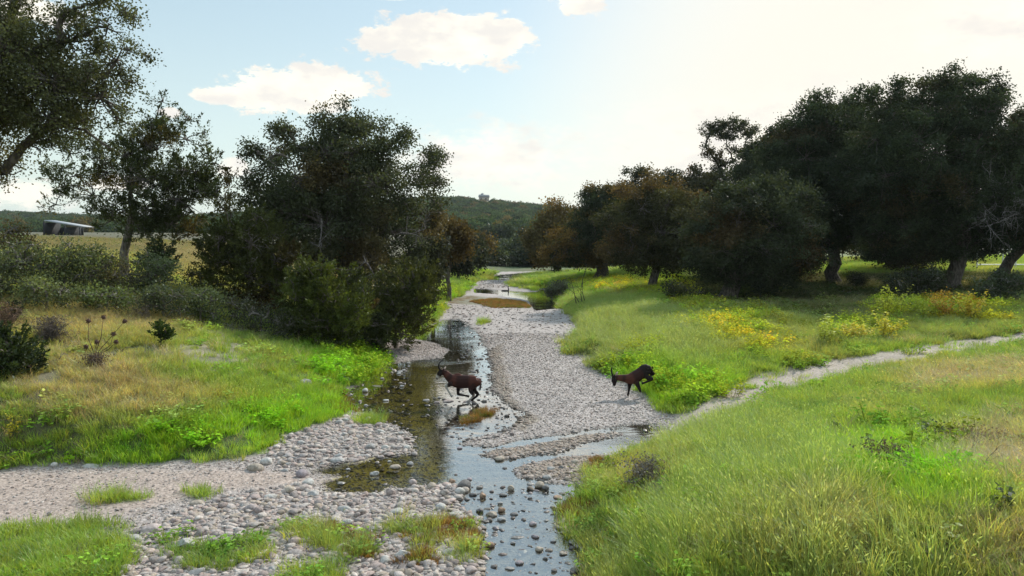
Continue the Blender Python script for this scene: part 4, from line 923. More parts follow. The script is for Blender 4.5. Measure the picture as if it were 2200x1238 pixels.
tree('tall_oak_tree', 'tall sparse tree rising above the right row with sky showing between limbs', 'tree', (1565,590), 58, (1560,430),
 [(1525,290,17,0,.42),(1545,278,15,0,.42),(1570,275,17,0,.42),(1592,285,16,0,.42),(1612,292,14,0,.42),(1622,280,9,0,.42),(1515,315,13,0,.42),(1530,335,14,0,.42),(1560,300,14,0,.5),(1592,330,16,0,.42),(1575,350,12,0,.42),(1545,360,14,0,.42),(1562,320,10,0,.3),(1560,400,34,0,.8),(1530,400,30,0,.8),(1600,375,18,0,.5)],
 (.075,.085,.045), OAKB, .2, .2, (.07,.06,.05), group=GR, seed=17, L=.11, twigs=26, cr=.26, nl=30, dens=.8)
for k, (bx, D, lab, bl, lc, ac) in enumerate((
 (1370, 60, 'green oak crown showing behind the brown topped oak, left of the tall tree', [(1360,390,24,0,.6),(1340,420,26),(1385,385,24,0,.6),(1400,410,30),(1440,400,26),(1375,440,34),(1450,440,30),(1310,450,24)], GREYG, (.16,.10,.03)),
 (1500, 56, 'rust topped oak crown just left of the tall sparse tree', [(1495,410,32),(1470,430,28),(1520,440,36),(1500,480,44),(1545,470,40),(1505,385,20,0,.6)], (.075,.072,.032), (.17,.09,.025)),
 (1650, 52, 'green oak crown between the tall tree and the broad dark oak', [(1650,350,32),(1630,380,34),(1680,360,30),(1640,430,44),(1600,430,36),(1655,320,18,0,.6),(1690,310,30),(1625,340,24,0,.7),(1600,380,30)], (.062,.078,.040), None),
 (1670, 46, 'dark oak with a thick trunk standing behind the flared trunk', [(1670,500,60),(1700,540,40),(1720,470,50),(1640,540,44)], OAKC, None),
 (1930, 50, 'dark oak behind the largest oak, its trunk in deep shade', [(1930,470,60),(1900,520,50),(1990,500,60),(1940,560,34),(1960,420,60)], OAKC, None),
 (2130, 40, 'dark oak with a trunk leaning right beside the white pipe fence', [(2210,430,60),(2260,480,60),(2180,470,44),(2300,400,70)], OAKC, OAKB))):
    tree('oak_tree', lab, 'tree', (bx, 600), D, ((bx+70 if bx == 2130 else bx), 530 if bx != 1370 else 500), bl, lc, ac, .4, .3, group=GR, seed=30+k, L=.13, cr=.38, dens=.8)
# left bank
tree('oak_tree', 'big foreground oak whose crown hangs in from the left edge of the photo', 'tree', (-190,700), 17.5, (-150,330),
 [(60,120,85,0,.8),(0,60,60,0,.7),(150,90,60,0,.5),(230,60,46,0,.35),(250,130,55,0,.45),(120,190,80,0,.8),(215,210,60,0,.6),(0,240,80),(120,270,60,0,.7),(60,310,45,0,.6),(250,250,40,0,.4),(-100,200,120),(-100,60,100),(10,370,40,0,.5),(200,10,36,0,.3),(-60,380,60,0,.6),(-220,250,120),(240,320,24,0,.3)],
 (.105,.115,.050), (.21,.16,.04), .45, .36, group=GL, seed=51, L=.052, cr=.22, nl=46, dens=3.0, twigs=34, depth=.7)
tree('juniper_tree', 'tall open juniper with a grey slanting trunk on the left bank', 'tree', (262,600), 28.5, (285,455),
 [(350,215,20,0,.5),(335,260,28,0,.7),(405,255,22,0,.5),(400,300,34,0,.6),(330,310,40,0,.8),(280,330,36,0,.7),(220,350,40,0,.6),(150,330,34,0,.5),(140,400,44,0,.5),(200,420,50,0,.6),(280,400,50),(350,390,55),(420,370,44),(460,350,24,0,.6),(400,440,50),(330,460,44),(460,420,36,0,.8),(240,470,38),(310,500,30),(385,500,30),(120,440,24,0,.5),(490,390,24,0,.6),(180,290,24,0,.35)],
 (.078,.096,.034), (.16,.12,.03), .25, .16, (.15,.13,.115), 'juniper', group=GL, seed=52, L=.085, cr=.30, nl=48, dens=1.05, depth=.5, twigs=16)
c1 = tree('oak_tree', 'big rounded live oak on the left bank right above the creek', 'tree', (745,700), 29.5, (745,520),
 [(740,285,46,0,.75),(700,250,26,0,.4),(790,265,26,0,.4),(745,240,24,0,.35),(620,310,34,0,.5),(600,285,18,0,.4),(570,350,34,0,.55),(690,330,56),(770,330,60),(830,320,40,0,.7),(860,290,22,0,.4),(900,350,34,2,.6),(915,400,36,3,.6),(650,390,70),(740,410,80),(830,400,70),(590,420,60),(880,460,54,1.5,.65),(930,440,26,2,.5),(640,470,70),(740,500,80),(830,500,70),(900,520,42,1.5,.65),(560,470,50),(700,570,60),(800,580,60),(860,560,44,1.0,.68)],
 (.076,.090,.042), (.145,.112,.048), .42, .42, group=GL, seed=53, dens=.95, L=.078, cr=.30, nl=56, twigs=13)
mb = MB()
for px, py, dx, dz, L in ((690,470,.25,-.9,1.2),(780,550,.3,-.95,1.2),(860,500,.8,-.2,1.3),(620,340,-.9,.3,.9)):
    mb = MB(); dead_branch(mb, at(px, py, 26.8), (dx, -.3, dz), L, .03, 2, rr_, (.15, .135, .125)); mb.build('dead_branch', BARK, c1)
JUNIPER_SHADE = 1
JUN = (.050, .062, .020)
for k, (bx, by, D, lab, bl, lc) in enumerate((
 (530, 660, 26, 'dark olive juniper bush left of the big rounded oak', [(500,500,50),(560,520,60),(470,560,44),(540,590,60),(610,560,50),(600,620,44),(470,500,30)], (.075,.085,.020)),
 (690, 715, 24, 'bright olive juniper bush in front of the big oak', [(680,600,34),(650,640,44),(710,640,50),(760,670,44),(690,690,44),(640,690,30),(740,700,34),(710,580,16,0,.6)], (.100,.125,.024)),
 (850, 690, 26.5, 'olive juniper bush overhanging the creek at the right of the left thicket', [(880,610,40),(840,640,44),(900,640,40),(860,670,40),(810,660,40),(890,590,22),(920,600,22)], (.088,.100,.024)),
 (785, 715, 25, 'low dark juniper bush between the bright olive bush and the creek side bush', [(790,690,36),(820,700,30),(770,640,36)], (.065,.080,.022)),
 (20, 830, 15.5, 'dark green juniper bush cut by the left edge of the photo', [(20,740,34),(0,780,44),(50,780,26),(-60,760,60),(30,805,18)], (.042,.062,.020)),
 (345, 728, 18.5, 'small bright juniper seedling on the left slope below the scrub', [(338,704,13,0,.9),(355,714,13,0,.9),(365,720,9,0,.9)], (.050,.085,.018)),
 (24, 690, 19, 'tiny dark juniper seedling near the left edge above the big juniper bush', [(24,664,13,0,.9),(20,676,12,0,.9)], (.035,.05,.018)),
 (325, 585, 26, 'small juniper sapling right of the tall juniper trunk', [(345,540,18,0,.9),(325,560,20,0,.9),(350,560,16,0,.9)], (.045,.06,.02)))):
    small = D < 20 and k in (5, 6)
    tree('juniper_bush', lab, 'bush', (bx, by), D, (bx, by-(30 if not small else 6)), bl, lc, (.11, .075, .022), .25 if k not in (4, 5, 6) else 0, .055 if not small else .015, (.13,.11,.09), 'juniper', group=GL, seed=70+k, L=.085 if not small else .05, cr=.26 if not small else .09, nl=44 if not small else 26, dens=1.25 if not small else 9, depth=.8 if not small else .3, twigs=8 if not small else 4, crown_name='foliage')
SCR = 'scrub bushes along the top of the left bank'
for k, (bx, by, D, lab, bl, lc) in enumerate((
 (30, 560, 24, 'reddish brown bush at the left edge below the far hill', [(30,495,28),(10,520,30),(50,525,24)], (0.165,0.125,0.048)),
 (70, 600, 22, 'grey green shrub under the reddish bush at the left edge', [(50,560,40),(110,570,36),(10,580,40)], (0.165,0.198,0.089)),
 (180, 620, 22.5, 'dense grey green shrub left of the tall juniper trunk', [(160,560,36),(200,590,40),(150,600,30),(130,540,20)], (0.145,0.177,0.075)),
 (235, 620, 23, 'brown tinted shrub around the base of the tall juniper', [(235,570,30),(260,590,30),(215,610,28)], (0.165,0.151,0.074)),
 (330, 620, 24, 'grey green shrub right of the tall juniper trunk', [(320,590,34),(360,570,26),(300,610,26)], (0.174,0.212,0.101)),
 (350, 650, 21.5, 'low dark grey shrub at the crest above the dry slope', [(345,630,26),(385,636,28),(320,636,22)], (0.120,0.146,0.075)),
 (430, 655, 22.5, 'low sage shrub left of the olive juniper', [(430,635,28),(460,645,24),(400,640,20)], (0.155,0.191,0.085)),
 (560, 690, 23, 'dark tangled scrub at the foot of the olive juniper', [(540,670,28),(590,690,28),(620,700,24),(500,650,24)], (0.106,0.117,0.065)),
 (100, 640, 20.5, 'pale sage shrub low on the left slope above the dead shrub', [(90,620,24),(140,625,22),(60,615,22)], (0.194,0.231,0.098)),
 (230, 655, 21, 'green weedy shrub at the crest in front of the juniper trunk', [(220,635,22),(260,640,22),(180,632,22)], (0.174,0.222,0.082)),
 (-40, 640, 21, 'grey shrub cut by the left edge on the upper slope', [(0,620,30),(-40,600,40)], (0.165,0.191,0.089)),
 (430, 600, 27, 'olive shrub between the sapling and the olive juniper', [(420,590,18),(445,600,22)], (0.116,0.131,0.048)),
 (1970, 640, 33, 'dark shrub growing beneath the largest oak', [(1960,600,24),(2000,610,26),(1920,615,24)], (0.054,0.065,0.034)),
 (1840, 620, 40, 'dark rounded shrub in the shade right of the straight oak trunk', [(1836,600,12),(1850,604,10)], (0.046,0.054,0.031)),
 (2150, 640, 30, 'grey green shrub below the white pipe fence', [(2150,600,22),(2185,610,26),(2110,620,24)], (0.093,0.116,0.062)),
 (1470, 650, 36, 'dark leafy shrub left of the flared oak trunk', [(1470,628,18),(1500,636,20),(1440,622,14)], (0.093,0.109,0.046)),
 (1185, 630, 46, 'grey green shrub hanging over the far pool', [(1195,618,14),(1210,614,12),(1180,622,8)], (0.171,0.186,0.116)))):
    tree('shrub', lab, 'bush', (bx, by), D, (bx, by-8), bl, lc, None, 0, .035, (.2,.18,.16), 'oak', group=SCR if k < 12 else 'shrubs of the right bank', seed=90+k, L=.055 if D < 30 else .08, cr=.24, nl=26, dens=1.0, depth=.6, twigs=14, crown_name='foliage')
# trees at the far bend
FAR = [(965,500,[(960,495,26),(985,510,22),(945,520,26),(975,540,24)],44,(.12,.085,.03),'rust topped tree just right of the big rounded oak'),
 (1010,570,[(1010,525,16),(1025,540,20),(1000,550,22),(1030,560,16)],64,(.055,.065,.035),'dark green tree leaning to the creek from the far left bank'),
 (1030,520,[(1030,515,16),(1015,522,12),(1045,530,16)],80,(.14,.10,.035),'orange tinted tree behind the far left bank trees'),
 (1055,560,[(1055,540,18),(1070,555,18),(1045,560,16)],88,(.065,.082,.045),'mid green tree left of the dark gap over the creek'),
 (1085,560,[(1085,535,18),(1100,550,18),(1075,560,16)],100,(.060,.080,.050),'mid green tree closing the end of the creek'),
 (1115,560,[(1115,545,20),(1130,530,16),(1120,565,16)],96,(.052,.07,.042),'dark green tree at the right of the creek end'),
 (1140,570,[(1140,545,22),(1155,565,18),(1130,570,14)],84,(.045,.055,.032),'dark tree beneath the golden brown tree'),
 (1060,500,[(1060,505,20),(1085,500,18),(1040,505,16)],140,(.075,.10,.065),'pale green tree at the foot of the hill, left one'),
 (1100,500,[(1100,508,20),(1125,505,20),(1085,520,16)],150,(.065,.09,.062),'pale green tree at the foot of the hill, right one'),
 (985,560,[(985,545,24),(965,565,24),(1000,575,14)],56,(.04,.048,.028),'dark tree on the far left bank by the creek'),
 (930,560,[(925,540,28),(905,575,30),(930,590,24)],40,(.05,.055,.03),'dark tree behind the creek side juniper bush'),
 (1240,570,[(1240,470,24),(1255,490,22),(1235,510,24)],76,(.13,.085,.03),'brown tree behind the golden brown tree'),
 (1100,575,[(1060,572,12),(1090,575,12),(1120,575,12)],84,(.04,.045,.028),'low dark thicket across the far end of the creek'),
 (1040,575,[(1010,575,16),(1035,570,16),(1060,568,14)],90,(.045,.055,.032),'low dark thicket left of the far end of the creek'),
 (1150,575,[(1140,575,14),(1165,572,16),(1190,570,16)],86,(.045,.055,.032),'low dark thicket right of the far end of the creek'),
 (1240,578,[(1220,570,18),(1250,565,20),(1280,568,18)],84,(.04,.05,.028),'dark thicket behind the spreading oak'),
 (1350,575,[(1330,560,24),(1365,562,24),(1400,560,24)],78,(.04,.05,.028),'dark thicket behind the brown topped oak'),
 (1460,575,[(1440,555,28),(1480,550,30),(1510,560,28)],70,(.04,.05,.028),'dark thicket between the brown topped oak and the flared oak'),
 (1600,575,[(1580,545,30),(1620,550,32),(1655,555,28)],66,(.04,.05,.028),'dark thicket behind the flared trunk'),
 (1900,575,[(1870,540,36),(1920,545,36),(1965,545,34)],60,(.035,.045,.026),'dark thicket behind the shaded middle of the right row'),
 (2040,575,[(2010,540,36),(2050,535,36),(2085,545,30)],58,(.035,.045,.026),'dark thicket behind the largest oak')]
for k, (bx, by, bl, D, lc, lab) in enumerate(FAR):
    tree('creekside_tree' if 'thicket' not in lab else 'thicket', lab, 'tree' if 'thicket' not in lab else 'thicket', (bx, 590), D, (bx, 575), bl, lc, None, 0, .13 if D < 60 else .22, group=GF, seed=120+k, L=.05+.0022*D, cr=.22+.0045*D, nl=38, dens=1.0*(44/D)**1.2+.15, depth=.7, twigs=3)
# line of trees seen under the right crowns, beyond the field
for k in range(14):
    px = 1330+k*72+RS.uniform(-15, 15); D = 92+RS.uniform(0, 18)
    nm = ['leftmost','second','third','fourth','fifth','sixth','seventh','eighth','ninth','tenth','eleventh','twelfth','thirteenth','rightmost'][k]
    tree('field_tree', f'hazy green tree beyond the right field, {nm} of the row seen under the oaks', 'tree', (px, 560), D, (px, 548), [(px-14,532,26),(px+16,528,28),(px,515,22)], (.055,.066,.036), (.13,.09,.03), .3, .2, group='trees beyond the right field', seed=150+k, L=.26, cr=.62, nl=34, dens=.34, depth=.6, twigs=3)

# ------------------------------------------------------------------ hills, far wood
CREST = [(-900,455),(-400,450),(0,452),(100,455),(200,460),(300,468),(500,462),(700,445),(850,428),(940,424),(1000,424),(1040,429),(1100,434),(1190,443),(1260,458),(1330,470),(1500,480),(1800,480),(2200,478),(3000,480)]
cx_, cyy = np.array(CREST, float).T
def hill_h(x, y):
    px = W0/2+x/620*F*(620/np.maximum(y, 200))**.35
    hc = (HOR-np.interp(px, cx_, cyy))/F*620+CAMZ-8.2
    return -1.5+(hc+1.5)*sstep(y, 210, 640)*(1-.3*sstep(y, 660, 1300))+1.5*(fbm(x*.02, y*.02, 401, 3)-.5)*sstep(y, 250, 400)+3.2*sstep(y, 150, 210)
hx = np.linspace(-1100, 1100, 221); hy = np.concatenate([np.linspace(150, 700, 90), np.linspace(720, 1500, 20)])
A, B_ = np.meshgrid(hx, hy); Z_ = hill_h(A, B_); Z_[:, 0] = -3; Z_[:, -1] = -3; Z_[-1] = -3; Z_[0] = 1.0
i = np.arange(len(hy)-1)[:,None]*len(hx)+np.arange(len(hx)-1)[None]
hm = flatmat('hill_soil', (.10, .10, .07), .95, nscale=.05)
tag(mk('hills', np.stack([A, B_, Z_], -1).reshape(-1, 3), np.stack([i, i+1, i+len(hx)+1, i+len(hx)], -1).reshape(-1, 4), hm, smooth=True), 'low wooded hills behind the creek', kind='structure')
def far_crown(seed):
    r = np.random.default_rng(seed); V, T = ICO3; d = V*(1+.22*np.sin(V@r.normal(size=3)*3+1)[:,None]+.16*np.sin(V@r.normal(size=3)*5)[:,None])
    mb = MB(); mb.add(d*np.array([2.5, 2.5, 1.8])+[0, 0, 2.4], None, T, (.7, .7, .7))
    n = 420; u = r.normal(size=(n, 3)); u /= np.linalg.norm(u, axis=1)[:,None]; rad = (1+.22*np.sin(u@r.normal(size=3)*3+1)+.15*np.sin(u@r.normal(size=3)*6))*r.uniform(.85, 1.15, n)
    mb.leaves(u*rad[:,None]*np.array([2.6, 2.6, 1.95])+[0, 0, 2.4], u+r.normal(0, .8, (n, 3)), r.normal(size=(n, 3)), .75, .5, np.ones((n, 3))*r.uniform(.6, 1.4, n)[:,None])
    return mb.build('far_crown', LEAFI, link=False)
fv = [far_crown(k) for k in range(6)]
n = 15000; yy = 205+470*r_.uniform(size=n)**.8; uu = r_.uniform(-.86, .8, n); xx = uu*yy; keep = (uu < .22) | (r_.uniform(size=n) < .45); xx, yy = xx[keep], yy[keep]; n = len(xx)
hp = at(1040, 431, 600)
keep = ~((np.abs(xx-hp[0]) < 8) & (yy > 545) & (yy < 625)); xx, yy = xx[keep], yy[keep]; n = len(xx)
s_ = r_.uniform(.6, 1.15, n); tt = np.array((.062, .095, .048))*r_.uniform(.6, 1.25, n)[:,None]; q = r_.uniform(size=n) < .1; tt[q] = np.array((.12, .10, .05))
scatter('far_wood', 'dense dark green oak and cedar wood covering the far hills', np.column_stack([xx, yy, hill_h(xx, yy)-.8]), np.column_stack([np.zeros(n), np.zeros(n), r_.uniform(0, 6, n)]), np.column_stack([s_, s_, s_*r_.uniform(.8, 1.2, n)]), r_.integers(0, 6, n), tt, fv)

# ------------------------------------------------------------------ hilltop house, shed, fences
def prism(name, pts2, y0, y1, mat, par):
    n = len(pts2); V = [(x, y0, z) for x, z in pts2]+[(x, y1, z) for x, z in pts2]
    V = np.array(V, float); q = [(k, (k+1) % n, (k+1) % n+n, k+n) for k in range(n)]
    fs = [np.array(q)]; fs.append(np.array([list(range(n))[::-1]])); fs.append(np.array([[k+n for k in range(n)]]))
    return mk(name, V, fs, mat, par)
wallM = flatmat('pale_limestone', (.42, .37, .31), .9); roofM = flatmat('metal_roof', (.33, .34, .36), .6, .0, amt=.08); glassM = flatmat('dark_glass', (.03, .035, .04), .15); steel = flatmat('dark_steel', (.022, .024, .026), .9)
h = empty('hill_house', (hp[0], 600, hp[2]-.6)); tag(h, 'pale stone house with a metal roof on the crest of the far hill', 'house')
X0, Y0, Z0 = hp[0], 600, hp[2]-.6
mk_ = MB(); mk_.box((X0-4, Y0-3, Z0), (X0+4, Y0+3, Z0+3.2), (.42,.37,.31)); mk_.build('wall', wallM, h)
prism('roof', [(X0-4.5, Z0+3.2), (X0+4.5, Z0+3.2), (X0+4.2, Z0+4.9), (X0-4.0, Z0+5.2)], Y0-3.4, Y0+3.4, roofM, h)
prism('roof_lantern', [(X0-2.6, Z0+5.12), (X0-.4, Z0+5.05), (X0-.4, Z0+6.2), (X0-1.2, Z0+6.5), (X0-2.4, Z0+6.1)], Y0-1, Y0+1, roofM, h)
for k in (-2.2, 1.6):
    m_ = MB(); m_.box((X0+k-.6, Y0-3.03, Z0+1.2), (X0+k+.6, Y0-2.95, Z0+2.4)); m_.build('window', glassM, h)
sx0, sx1 = at(102, 490, 105)[0], at(181, 490, 105)[0]; zg = float(Hxy(sx0, 105)); zt0 = at(102, 473, 105)[2]; zt1 = at(181, 487, 105)[2]
s_e = empty('field_shed', ((sx0+sx1)/2, 105, zg)); tag(s_e, 'open dark shed with a sloping metal roof in the left field', 'shed')
prism('roof', [(sx0-.2, zt0), (sx1+.2, zt1), (sx1+.2, zt1-.12), (sx0-.2, zt0-.12)], 104.6, 107.2, roofM, s_e)
m_ = MB(); m_.box((sx0, 108, zg-.1), (sx1-1.9, 108.1, zt1-.15)); m_.build('rear_wall', steel, s_e)
m_ = MB(); m_.box((sx0-.02, 104, zg-.1), (sx0+.06, 108, zt0-.35)); m_.build('side_wall', steel, s_e)
m_ = MB(); m_.box((sx0+3.0, 104, zg-.1), (sx0+3.1, 108, zt1-.1)); m_.build('partition_wall', steel, s_e)
for x in (sx0+.15, (sx0+sx1)/2+.4, sx1-.1):
    m_ = MB(); zt = zt0+(zt1-zt0)*(x-sx0)/(sx1-sx0)-.13; m_.box((x-.06, 104, zg-.1), (x+.06, 104.12, zt)); m_.build('post', steel, s_e)
whiteM = flatmat('white_paint', (.62, .62, .60), .5, amt=.1)
fy = 50.0; fx = [at(p, 550, fy)[0] for p in (2100, 2155, 2183, 2212, 2262, 2315)]; zt = at(2180, 536, fy)[2]; zb = at(2180, 569, fy)[2]
pf = empty('pipe_fence', (fx[0], fy, zb-.5)); tag(pf, 'white metal pipe fence at the right edge behind the leaning oak', 'fence')
for z in (zt, zb):
    m_ = MB(); m_.tube([(fx[0], fy, z), (fx[-1], fy, z)], .045, 8); m_.build('rail', whiteM, pf)
for x in fx:
    m_ = MB(); m_.tube([(x, fy, float(Hxy(x, fy))-.1), (x, fy, zt-.04)], .045, 8); m_.build('post', whiteM, pf)
woodM = flatmat('weathered_wood', (.16, .13, .11), .9)
wf = empty('wire_fence', (at(1731, 575, 62)[0], 62, 1.3)); tag(wf, 'thin wire fence on dark posts in the bright field beyond the oaks', 'fence')
wx = [at(p, 575, 62)[0] for p in (1650, 1690, 1731, 1755, 1790, 1808, 1850, 1890, 1930, 1970, 2010)]
for x in wx:
    z = float(Hxy(x, 62)); m_ = MB(); m_.tube([(x, 62, z-.1), (x+.03, 62, z+.75), (x, 62, z+1.25)], .04, 6, (.5,.5,.5)); m_.build('post', woodM, wf)
for hgt in (.4, .75, 1.1):
    m_ = MB(); m_.tube([(x, 62, float(Hxy(x, 62))+hgt) for x in wx], .006, 4); m_.build('wire', steel, wf)

# ------------------------------------------------------------------ dead shrubs, thistle stalks, fallen wood, yellow plants
def place(o, label, cat, group=None): return tag(o, label, cat, group)
def dead_shrub(px, py, hm, wm, label, colr, n=26, lean=(0, 0), name='dead_shrub'):
    g = ground(px, py); e = empty(name, g); tag(e, label, 'dead shrub', 'dead shrubs on the left slope'); mb = MB()
    for k in range(n):
        d = np.array([rr_.normal(0, wm/hm*.55)+lean[0], rr_.normal(0, wm/hm*.55)+lean[1], 1.0]); d /= np.linalg.norm(d); dead_branch(mb, g-[0, 0, .03], d, hm*rr_.uniform(.6, 1.05), .012, 2, rr_, np.array(colr)*rr_.uniform(.7, 1.2))
    mb.build('twigs', BARK, e)
    lf = MB(); m = n*26; P = g+np.column_stack([rr_.normal(0, wm*.35, m), rr_.normal(0, wm*.35, m), hm*rr_.uniform(.35, 1.0, m)])
    lf.leaves(P, rr_.normal(size=(m, 3)), rr_.normal(size=(m, 3)), .05, .025, np.array(colr)*.9*rr_.uniform(.6, 1.2, m)[:,None]); lf.build('dry_leaves', LEAF, e)
    return e
dead_shrub(105, 735, .62, .42, 'grey brown dead shrub beside the left juniper bush', (.15, .125, .115), 30)
dead_shrub(272, 668, .5, .4, 'brown dead shrub at the crest left of the low dark shrub', (.17, .13, .10), 16)
dead_shrub(312, 690, .55, .18, 'thin dry stalk standing right of the brown crest shrub', (.16, .13, .10), 4)
dead_shrub(8, 720, .8, .4, 'reddish dead brush at the left edge of the photo', (.20, .13, .09), 18)
dead_shrub(62, 640, .4, .8, 'grey brush pile on the upper left slope', (.18, .15, .13), 24)
dead_shrub(475, 650, .5, .9, 'grey twiggy brush between the scrub and the juniper', (.20, .185, .17), 28)
dead_shrub(205, 790, .3, .35, 'low dead tangle at the foot of the thistle stalks', (.15, .11, .09), 18)
dead_shrub(1385, 1035, .35, .6, 'grey dead brush on the cut edge of the right bank', (.20, .18, .165), 22)
dead_shrub(1905, 1010, .3, .35, 'small dead weed in the bright grass of the right foreground', (.14, .10, .07), 12)
dead_shrub(2110, 960, .22, .9, 'flattened straw tangle in the dry grass at right', (.26, .20, .13), 26)
th = ground(205, 765); e = empty('thistle', th); tag(e, 'tall brown thistle stalks with dark round seed heads', 'dry plant')
heads = [(190,690),(222,682),(244,718),(185,745),(268,690),(250,735),(208,735)]
for hx_, hy_ in heads:
    p = at(hx_, hy_, th[1]+rr_.normal(0, .1)); mb = MB(); mid = th*.45+p*.55+np.array([rr_.normal(0, .05), 0, -.04]); mb.tube([th, th*.75+mid*.25+[rr_.normal(0, .02), 0, .02], mid, p], [.013, .010, .008, .005], 5, (.15, .10, .07)); mb.build('stalk', BARK, e)
    hd = MB(); V, T = ICO2; hd.add(V*.045*np.array([1, 1, 1.1])+p, None, T, (.11, .065, .05)); m = 60; u = rr_.normal(size=(m, 3)); u /= np.linalg.norm(u, axis=1)[:,None]
    hd.leaves(p+u*.04, u, rr_.normal(size=(m, 3)), .035, .014, (.14, .085, .07)); hd.build('seed_head', LEAF, e)
def leafy(px, py, hgt, wd, label, c, n=60, L=.05, cat='plant', group='single leafy plants'):
    g = ground(px, py); e = empty('leafy_plant', g); tag(e, label, cat, group); st = MB(); lf = MB()
    for k in range(max(2, int(wd*14))):
        top = g+[rr_.normal(0, wd*.4), rr_.normal(0, wd*.3), hgt*rr_.uniform(.6, 1.05)]; st.tube([g, (g+top)/2+rr_.normal(0, .02, 3), top], [.006, .004, .002], 4, (.14, .12, .05))
        m = n//max(2, int(wd*14)); f = rr_.uniform(.3, 1.05, m)[:,None]; P = g+(top-g)*f+rr_.normal(0, L*.6, (m, 3))
        lf.leaves(P, rr_.normal(size=(m, 3))*[1, 1, .4], rr_.normal(0, .4, (m, 3))+[0, 0, 1], L*rr_.uniform(.6, 1.2, m), L*.8, np.array(c)*rr_.uniform(.7, 1.25, m)[:,None])
    st.build('stem', BARK, e); lf.build('leaves', LEAF, e)
leafy(22, 945, .45, .26, 'bright yellow leafed plant near the left edge above the road', (.50, .42, .04), 110)
leafy(437, 892, .3, .14, 'small yellow green sapling alone in the left bank grass', (.34, .40, .06), 50)
leafy(1800, 935, .35, .2, 'green leafy weed in the right foreground grass, left of the dead weed', (.16, .26, .04), 80)
leafy(1862, 985, .35, .25, 'dark leafy weed beside the small dead weed at right', (.08, .11, .035), 90)
leafy(1990, 960, .4, .3, 'dark thin leafed weed cluster in the right foreground', (.09, .12, .05), 100)
leafy(2050, 1190, .3, .3, 'low yellow green weed cluster near the lower right corner', (.24, .30, .05), 90)
leafy(2150, 1110, .35, .2, 'dark weed standing in the lush patch at the right edge', (.07, .09, .03), 70)
for k, (px, py, hh, c, lab) in enumerate(((1905,690,1.2,(.55,.55,.06),'tall yellow green plant at the left of the row under the oaks'), (1935,688,.9,(.36,.40,.05),'yellow green plant second in the row under the oaks'), (1985,690,.9,(.34,.38,.05),'yellow green plant right of the second one under the oaks'),
     (2035,690,1.0,(.46,.28,.06),'orange leafed plant in the row under the oaks'), (2085,690,1.1,(.46,.36,.05),'golden plant right of the orange one under the oaks'), (1770,742,.8,(.34,.38,.06),'yellow green plant at the left of the trackside clump'), (1895,730,.8,(.46,.42,.06),'golden plant at the right of the trackside clump'), (1830,735,.6,(.42,.36,.06),'golden brown plant in the middle of the trackside clump'))):
    leafy(px, py, hh, .8, lab, tuple(min(v*1.35, .62) for v in c), 520, .085)
mb = MB(); g = ground(1330, 655); e = empty('bare_sapling', g); tag(e, 'leafless dark twiggy stems leaning over the far pool', 'dead shrub'); 
for k in range(4): dead_branch(mb, at(1238+k*6, 652-k*2, 36), (-.3, 0, 1), 1.5, .02, 1, rr_, (.06, .055, .04))
bpy.data.objects.remove(e); e = empty('bare_sapling', at(1240, 652, 36)); tag(e, 'leafless dark twiggy stems leaning over the far pool', 'dead shrub'); mb.build('stems', BARK, e)
# driftwood and logs
def log(pts, rad, label, colr, name='fallen_branch', lift=.03):
    P = []; 
    for px, py in pts: q = ground(px, py); q[2] = max(q[2], 0)+lift; P.append(q)
    mb = MB(); mb.tube(P, np.linspace(rad, rad*.5, len(P)), 6, colr); dead_branch(mb, P[len(P)//2], np.array(P[-1]-P[0])/np.linalg.norm(P[-1]-P[0])*.6+[0, 0, .5], .35, rad*.5, 1, rr_, colr)
    o = mb.build(name, BARK, loc=P[0]); tag(o, label, 'branch', 'fallen branches')
log([(250,755),(262,758),(282,764)], .022, 'dark fallen stick right of the thistle stalks', (.14,.11,.09))
log([(108,782),(120,786),(133,790)], .03, 'grey fallen log piece on the left slope', (.24,.22,.2))
log([(2050,1010),(2085,1000),(2120,985)], .014, 'pale dry stick in the straw at right', (.30,.24,.16), lift=.06)
log([(2085,1020),(2110,1030),(2150,1022)], .012, 'brown dry stick below the pale one at right', (.24,.18,.12), lift=.06)
sn = at(1092, 626, 52); sn[2] = 0.0; e = empty('snag', sn); tag(e, 'dark snag sticking up from the far pool', 'driftwood'); mb = MB()
mb.tube([sn+[0, 0, -.1], sn+[.02, 0, .1], sn+[-.02, 0, .3], sn+[.05, 0, .34]], [.05, .045, .035, .02], 6, (.05,.045,.04)); mb.tube([sn+[.02,0,.02], sn+[-.2, 0, .03], sn+[-.42, .02, .02], sn+[-.55, .02, -.05]], [.04, .05, .05, .03], 6, (.05,.045,.04)); mb.build('wood', BARK, e)

